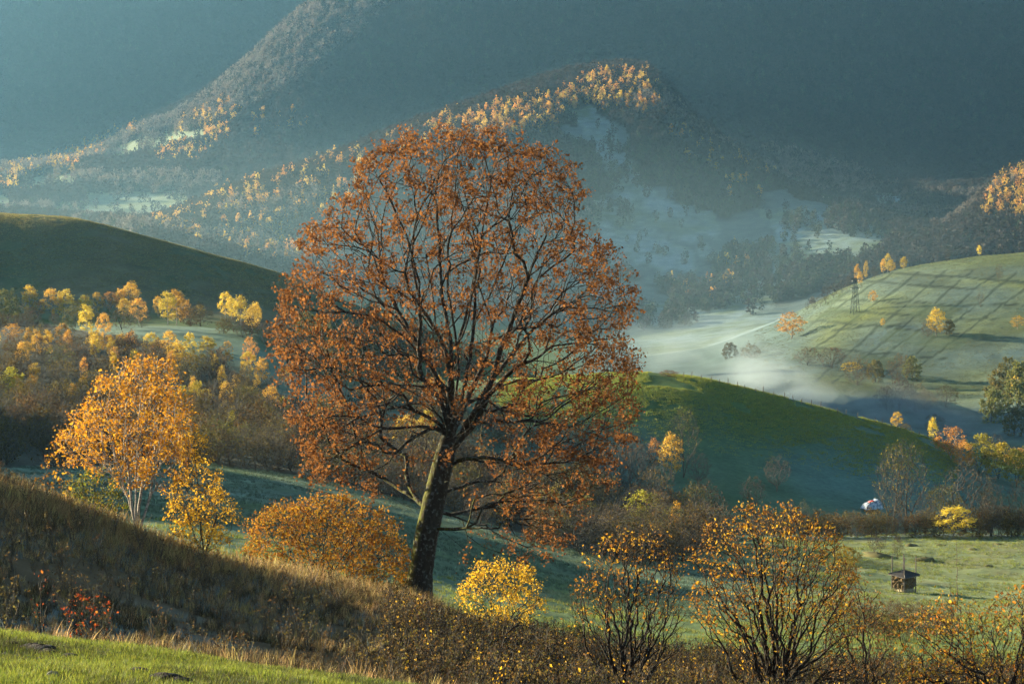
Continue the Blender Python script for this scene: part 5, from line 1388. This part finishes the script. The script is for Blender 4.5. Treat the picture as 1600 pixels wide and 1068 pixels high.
for j in range(5):
    for i in range(6):
        x_, y_ = -1.0 + i * 0.22, -1.0 + j * 0.26
        V.append((x_, y_, 2.33 + 0.30 * x_ - 0.05 * abs(y_) + 0.07 * math.sin(5 * x_ + 2 * y_) + 0.22 + 0.05 * math.sin(7 * x_ + j)))
for j in range(4):
    for i in range(5): Fq.append((j * 6 + i, j * 6 + i + 1, (j + 1) * 6 + i + 1, (j + 1) * 6 + i))
o = mesh_obj('red_cloth', V, Fq, (M_REDCLOTH,), t, smooth=True); o.modifiers.new('s', 'SOLIDIFY').thickness = 0.06

# lattice power pylon on the terraced fields
pb = spot(1336, 489, 1050, 1380)
hp = 56 * pb.y / F
t = tag(empty('power_pylon', pb, 0.35), 'dark steel lattice power pylon at the rim of the terraced fields', 'pylon')
def leg_at(sx, sy, f):
    w = 1.75 * (1 - f) + 0.42 * f
    return (sx * w, sy * w, hp * f)
C4 = ((-1, -1), (1, -1), (1, 1), (-1, 1))
for sx, sy in C4: beam(leg_at(sx, sy, -0.02), leg_at(sx, sy, 1.0), 0.13, (M_STEEL,), 'leg', t, 4, 0.09)
segs = []
fr = [0.0, 0.16, 0.32, 0.47, 0.61, 0.74, 0.86, 1.0]
for f0, f1 in zip(fr[:-1], fr[1:]):
    for i in range(4):
        p0, p1 = C4[i], C4[(i + 1) % 4]
        segs += [(leg_at(*p0, f0), leg_at(*p1, f1)), (leg_at(*p1, f0), leg_at(*p0, f1)), (leg_at(*p0, f1), leg_at(*p1, f1))]
joined(segs, 0.05, (M_STEEL,), 'bracing', t)
for f, w in ((0.70, 2.4), (0.93, 1.8)):
    ca = joined([((-w, 0, hp * f), (w, 0, hp * f)), ((-w, 0, hp * f), (0, 0, hp * f + 0.8)), ((w, 0, hp * f), (0, 0, hp * f + 0.8))], 0.09, (M_STEEL,), 'crossarm', t)
    for s in (-1, 1):
        beam((s * w, 0, hp * f - 0.75), (s * w, 0, hp * f - 0.02), 0.17, (M_WHITE,), 'insulator', ca, 6)

# small barn on the spur clearing
bb = spot(529, 281, 2000, 2500)
t = tag(empty('field_barn', bb, 0.3), 'tiny dark barn on the clearing of the wooded spur', 'barn')
M_BARN = noise_mat("barn_boards", [(0.05, 0.042, 0.034), (0.10, 0.085, 0.07)], 2, 0.9, 0.2, (5, 5, 1))
w = box('wall', (-3.2, -2.2, -0.6), (3.2, 2.2, 2.6), (M_BARN,), t)
V = [(-3.6, -2.7, 2.5), (3.6, -2.7, 2.5), (3.6, 2.7, 2.5), (-3.6, 2.7, 2.5), (-3.6, 0, 4.9), (3.6, 0, 4.9)]
mesh_obj('roof', V, [(0, 1, 5, 4), (2, 3, 4, 5), (0, 4, 3), (1, 2, 5), (0, 3, 2, 1)], (M_SHINGLE,), t)
box('door', (-0.8, -2.26, -0.5), (0.8, -2.2, 1.9), (M_WOODPOST,), t)

# fence posts along the green hill's crest
r = np.random.default_rng(19)
fp = None
for k in range(30):
    px = 1052 + k * 14.3 + r.uniform(-3, 3)
    y_ = 600 + r.uniform(-1, 1); p = at(px, y_)
    if fp is None:
        V, q = tubes(np.array([[0, 0, -0.3], [0, 0, 1.1]], float), np.array([[0.02, 0, 1.1], [0.02, 0, 1.3]], float), np.array([0.10, 0.10]), np.array([0.09, 0.02]), 6)
        o = mesh_obj('fence_post', V, q, (M_WOODPOST,)); fp = o.data
    else:
        o = bpy.data.objects.new('fence_post', fp); col.objects.link(o)
    o.location = p; o.scale = (1, 1, r.uniform(0.8, 1.5)); o.rotation_euler = (r.normal(0, 0.08), r.normal(0, 0.1), r.uniform(0, 6))
    tag(o, 'weathered wooden fence post on the crest line of the green hill', 'fence post', 'fence posts on the green hill')

# earth clods and stones on the mown strip
M_CLOD = noise_mat("dark_earth", [(0.018, 0.014, 0.010), (0.05, 0.04, 0.03)], 12, 0.95, 0.8)
M_STONE = noise_mat("grey_stone", [(0.12, 0.12, 0.12), (0.24, 0.24, 0.23)], 8, 0.85, 0.5)
def lump(seed, flat):
    r = np.random.default_rng(seed); V, Fq = [], []
    n, m = 10, 6
    for j in range(m + 1):
        th = math.pi * j / m
        for i in range(n):
            ph = 2 * math.pi * i / n; k_ = 1 + r.normal(0, 0.12)
            V.append((math.sin(th) * math.cos(ph) * k_, math.sin(th) * math.sin(ph) * k_, math.cos(th) * flat * k_))
    for j in range(m):
        for i in range(n): Fq.append((j * n + i, (j + 1) * n + i, (j + 1) * n + (i + 1) % n, j * n + (i + 1) % n))
    return V, Fq
V, Fq = lump(1, 0.42); cl = mesh_obj('earth_clod', V, Fq, (M_CLOD,), link=False, smooth=True).data
V, Fq = lump(2, 0.7); stn = mesh_obj('field_stone', V, Fq, (M_STONE,), link=False, smooth=True).data
for px, py, s in [(48, 1012, 0.16), (62, 1016, 0.20), (74, 1020, 0.14), (108, 1026, 0.11), (260, 1062, 0.20), (275, 1066, 0.16), (15, 1006, 0.12), (215, 1050, 0.13), (180, 1046, 0.10), (135, 1030, 0.07), (284, 1036, 0.05), (262, 1043, 0.05)]:
    p = spot(px, py, 18, 34.5); o = bpy.data.objects.new('earth_clod', cl); col.objects.link(o)
    o.location = p; o.scale = (s * 1.3, s, s); o.rotation_euler = (0, 0, px)
    tag(o, 'dark earth clod lying on the sunlit mown strip', 'earth clod', 'earth clods on the mown strip')
for px, py, s in [(25, 1026, 0.045), (44, 1030, 0.05), (62, 1032, 0.055), (82, 1056, 0.06), (126, 1054, 0.045), (8, 1021, 0.035), (55, 1036, 0.03)]:
    p = spot(px, py, 18, 34.5); o = bpy.data.objects.new('field_stone', stn); col.objects.link(o)
    o.location = (p.x, p.y, p.z + s * 0.2); o.scale = (s, s, s); o.rotation_euler = (0, 0, px)
    tag(o, 'small grey stone lying in the short grass of the mown strip', 'stone', 'stones on the mown strip')
# mounds on the sunny meadow
V, Fq = lump(3, 0.35); md = mesh_obj('meadow_mound', V, Fq, (M_GROUND,), link=False, smooth=True)
a_ = md.data.color_attributes.new("Col", 'FLOAT_COLOR', 'POINT'); a_.data.foreach_set("color", np.tile(np.array([0.13, 0.12, 0.05, 1], np.float32), len(md.data.vertices)))
for px, py, sx, s in [(1424, 852, 1.3, 0.9), (1445, 875, 1.6, 1.4), (1370, 868, 3.0, 1.5), (1382, 890, 0.7, 0.5), (1520, 858, 0.9, 0.6), (1560, 850, 0.9, 0.5), (1470, 851, 0.8, 0.5), (1545, 884, 0.8, 0.5)]:
    p = spot(px, py, 280, 390); o = bpy.data.objects.new('meadow_mound', md.data); col.objects.link(o)
    o.location = p; o.scale = (sx, s * 1.2, s); o.rotation_euler = (0, 0, px * 0.1)
    tag(o, 'low turf mound on the sunny meadow near the hay barrack', 'mound', 'turf mounds on the meadow')

# ------------------------------------------------------------------ mist banks rising from the valley floor
def mist_mat(name, dens, scale, thr, tone=(0.72, 0.90, 0.97, 1), wid=0.22):
    m, nt, out = new_mat(name); L = nt.links
    tc = nt.nodes.new("ShaderNodeTexCoord"); ge = nt.nodes.new("ShaderNodeNewGeometry")
    ln = nt.nodes.new("ShaderNodeVectorMath"); ln.operation = 'LENGTH'; L.new(tc.outputs["Object"], ln.inputs[0])
    fo = nt.nodes.new("ShaderNodeMapRange"); fo.interpolation_type = 'SMOOTHSTEP'; fo.inputs[1].default_value = 0.98; fo.inputs[2].default_value = 0.15; L.new(ln.outputs["Value"], fo.inputs[0])
    n = nt.nodes.new("ShaderNodeTexNoise"); n.inputs["Scale"].default_value = scale; n.inputs["Detail"].default_value = 3; n.inputs["Distortion"].default_value = 0.6
    mp = nt.nodes.new("ShaderNodeMapping"); mp.inputs["Scale"].default_value = (1, 0.6, 1.6); L.new(ge.outputs["Position"], mp.inputs["Vector"]); L.new(mp.outputs[0], n.inputs["Vector"])
    mr = nt.nodes.new("ShaderNodeMapRange"); mr.inputs[1].default_value = thr; mr.inputs[2].default_value = thr + wid; L.new(n.outputs["Fac"], mr.inputs[0])
    mu = nt.nodes.new("ShaderNodeMath"); mu.operation = 'MULTIPLY'; L.new(fo.outputs[0], mu.inputs[0]); L.new(mr.outputs[0], mu.inputs[1])
    mv = nt.nodes.new("ShaderNodeMath"); mv.operation = 'MULTIPLY'; mv.inputs[1].default_value = dens; L.new(mu.outputs[0], mv.inputs[0])
    pv = nt.nodes.new("ShaderNodeVolumePrincipled"); pv.inputs["Color"].default_value = tone; pv.inputs["Anisotropy"].default_value = 0.5; pv.inputs["Density Attribute"].default_value = ""
    L.new(mv.outputs[0], pv.inputs["Density"]); L.new(pv.outputs[0], out.inputs["Volume"])
    return m
V, Fq = [], []
for j in range(13):
    th = math.pi * j / 12
    for i in range(24):
        ph = 2 * math.pi * i / 24
        V.append((math.sin(th) * math.cos(ph), math.sin(th) * math.sin(ph), math.cos(th)))
for j in range(12):
    for i in range(24): Fq.append((j * 24 + i, (j + 1) * 24 + i, (j + 1) * 24 + (i + 1) % 24, j * 24 + (i + 1) % 24))
for k, (px, py, y_, rx, ry, rz, dens) in enumerate([(1205, 592, 900, 26, 55, 15, 0.028), (1335, 634, 900, 58, 75, 11, 0.017), (1085, 535, 1220, 62, 140, 18, 0.005), (1475, 664, 920, 55, 70, 9, 0.010), (1120, 600, 980, 60, 120, 8, 0.004)]):
    o = mesh_obj('mist', V, Fq, (mist_mat('mist_%s' % 'abcde'[k], dens, 0.045, 0.42, wid=0.2),), smooth=True)
    z_ = y_ * zslope(py)
    o.location = ((px - 800) / F * y_, y_, z_); o.scale = (rx, ry, rz)
    tag(o, 'pale morning mist drifting over the valley floor', kind='stuff')

m = mist_mat('valley_mist', 2.3e-4, 0.006, 0.22, (0.52, 0.83, 0.97, 1))
o = mesh_obj('valley_mist', V, Fq, (m,), smooth=True)
o.location = (-40, 1600, -90); o.scale = (680, 760, 150)
tag(o, 'thin veil of morning mist lying in the far valley', kind='stuff')
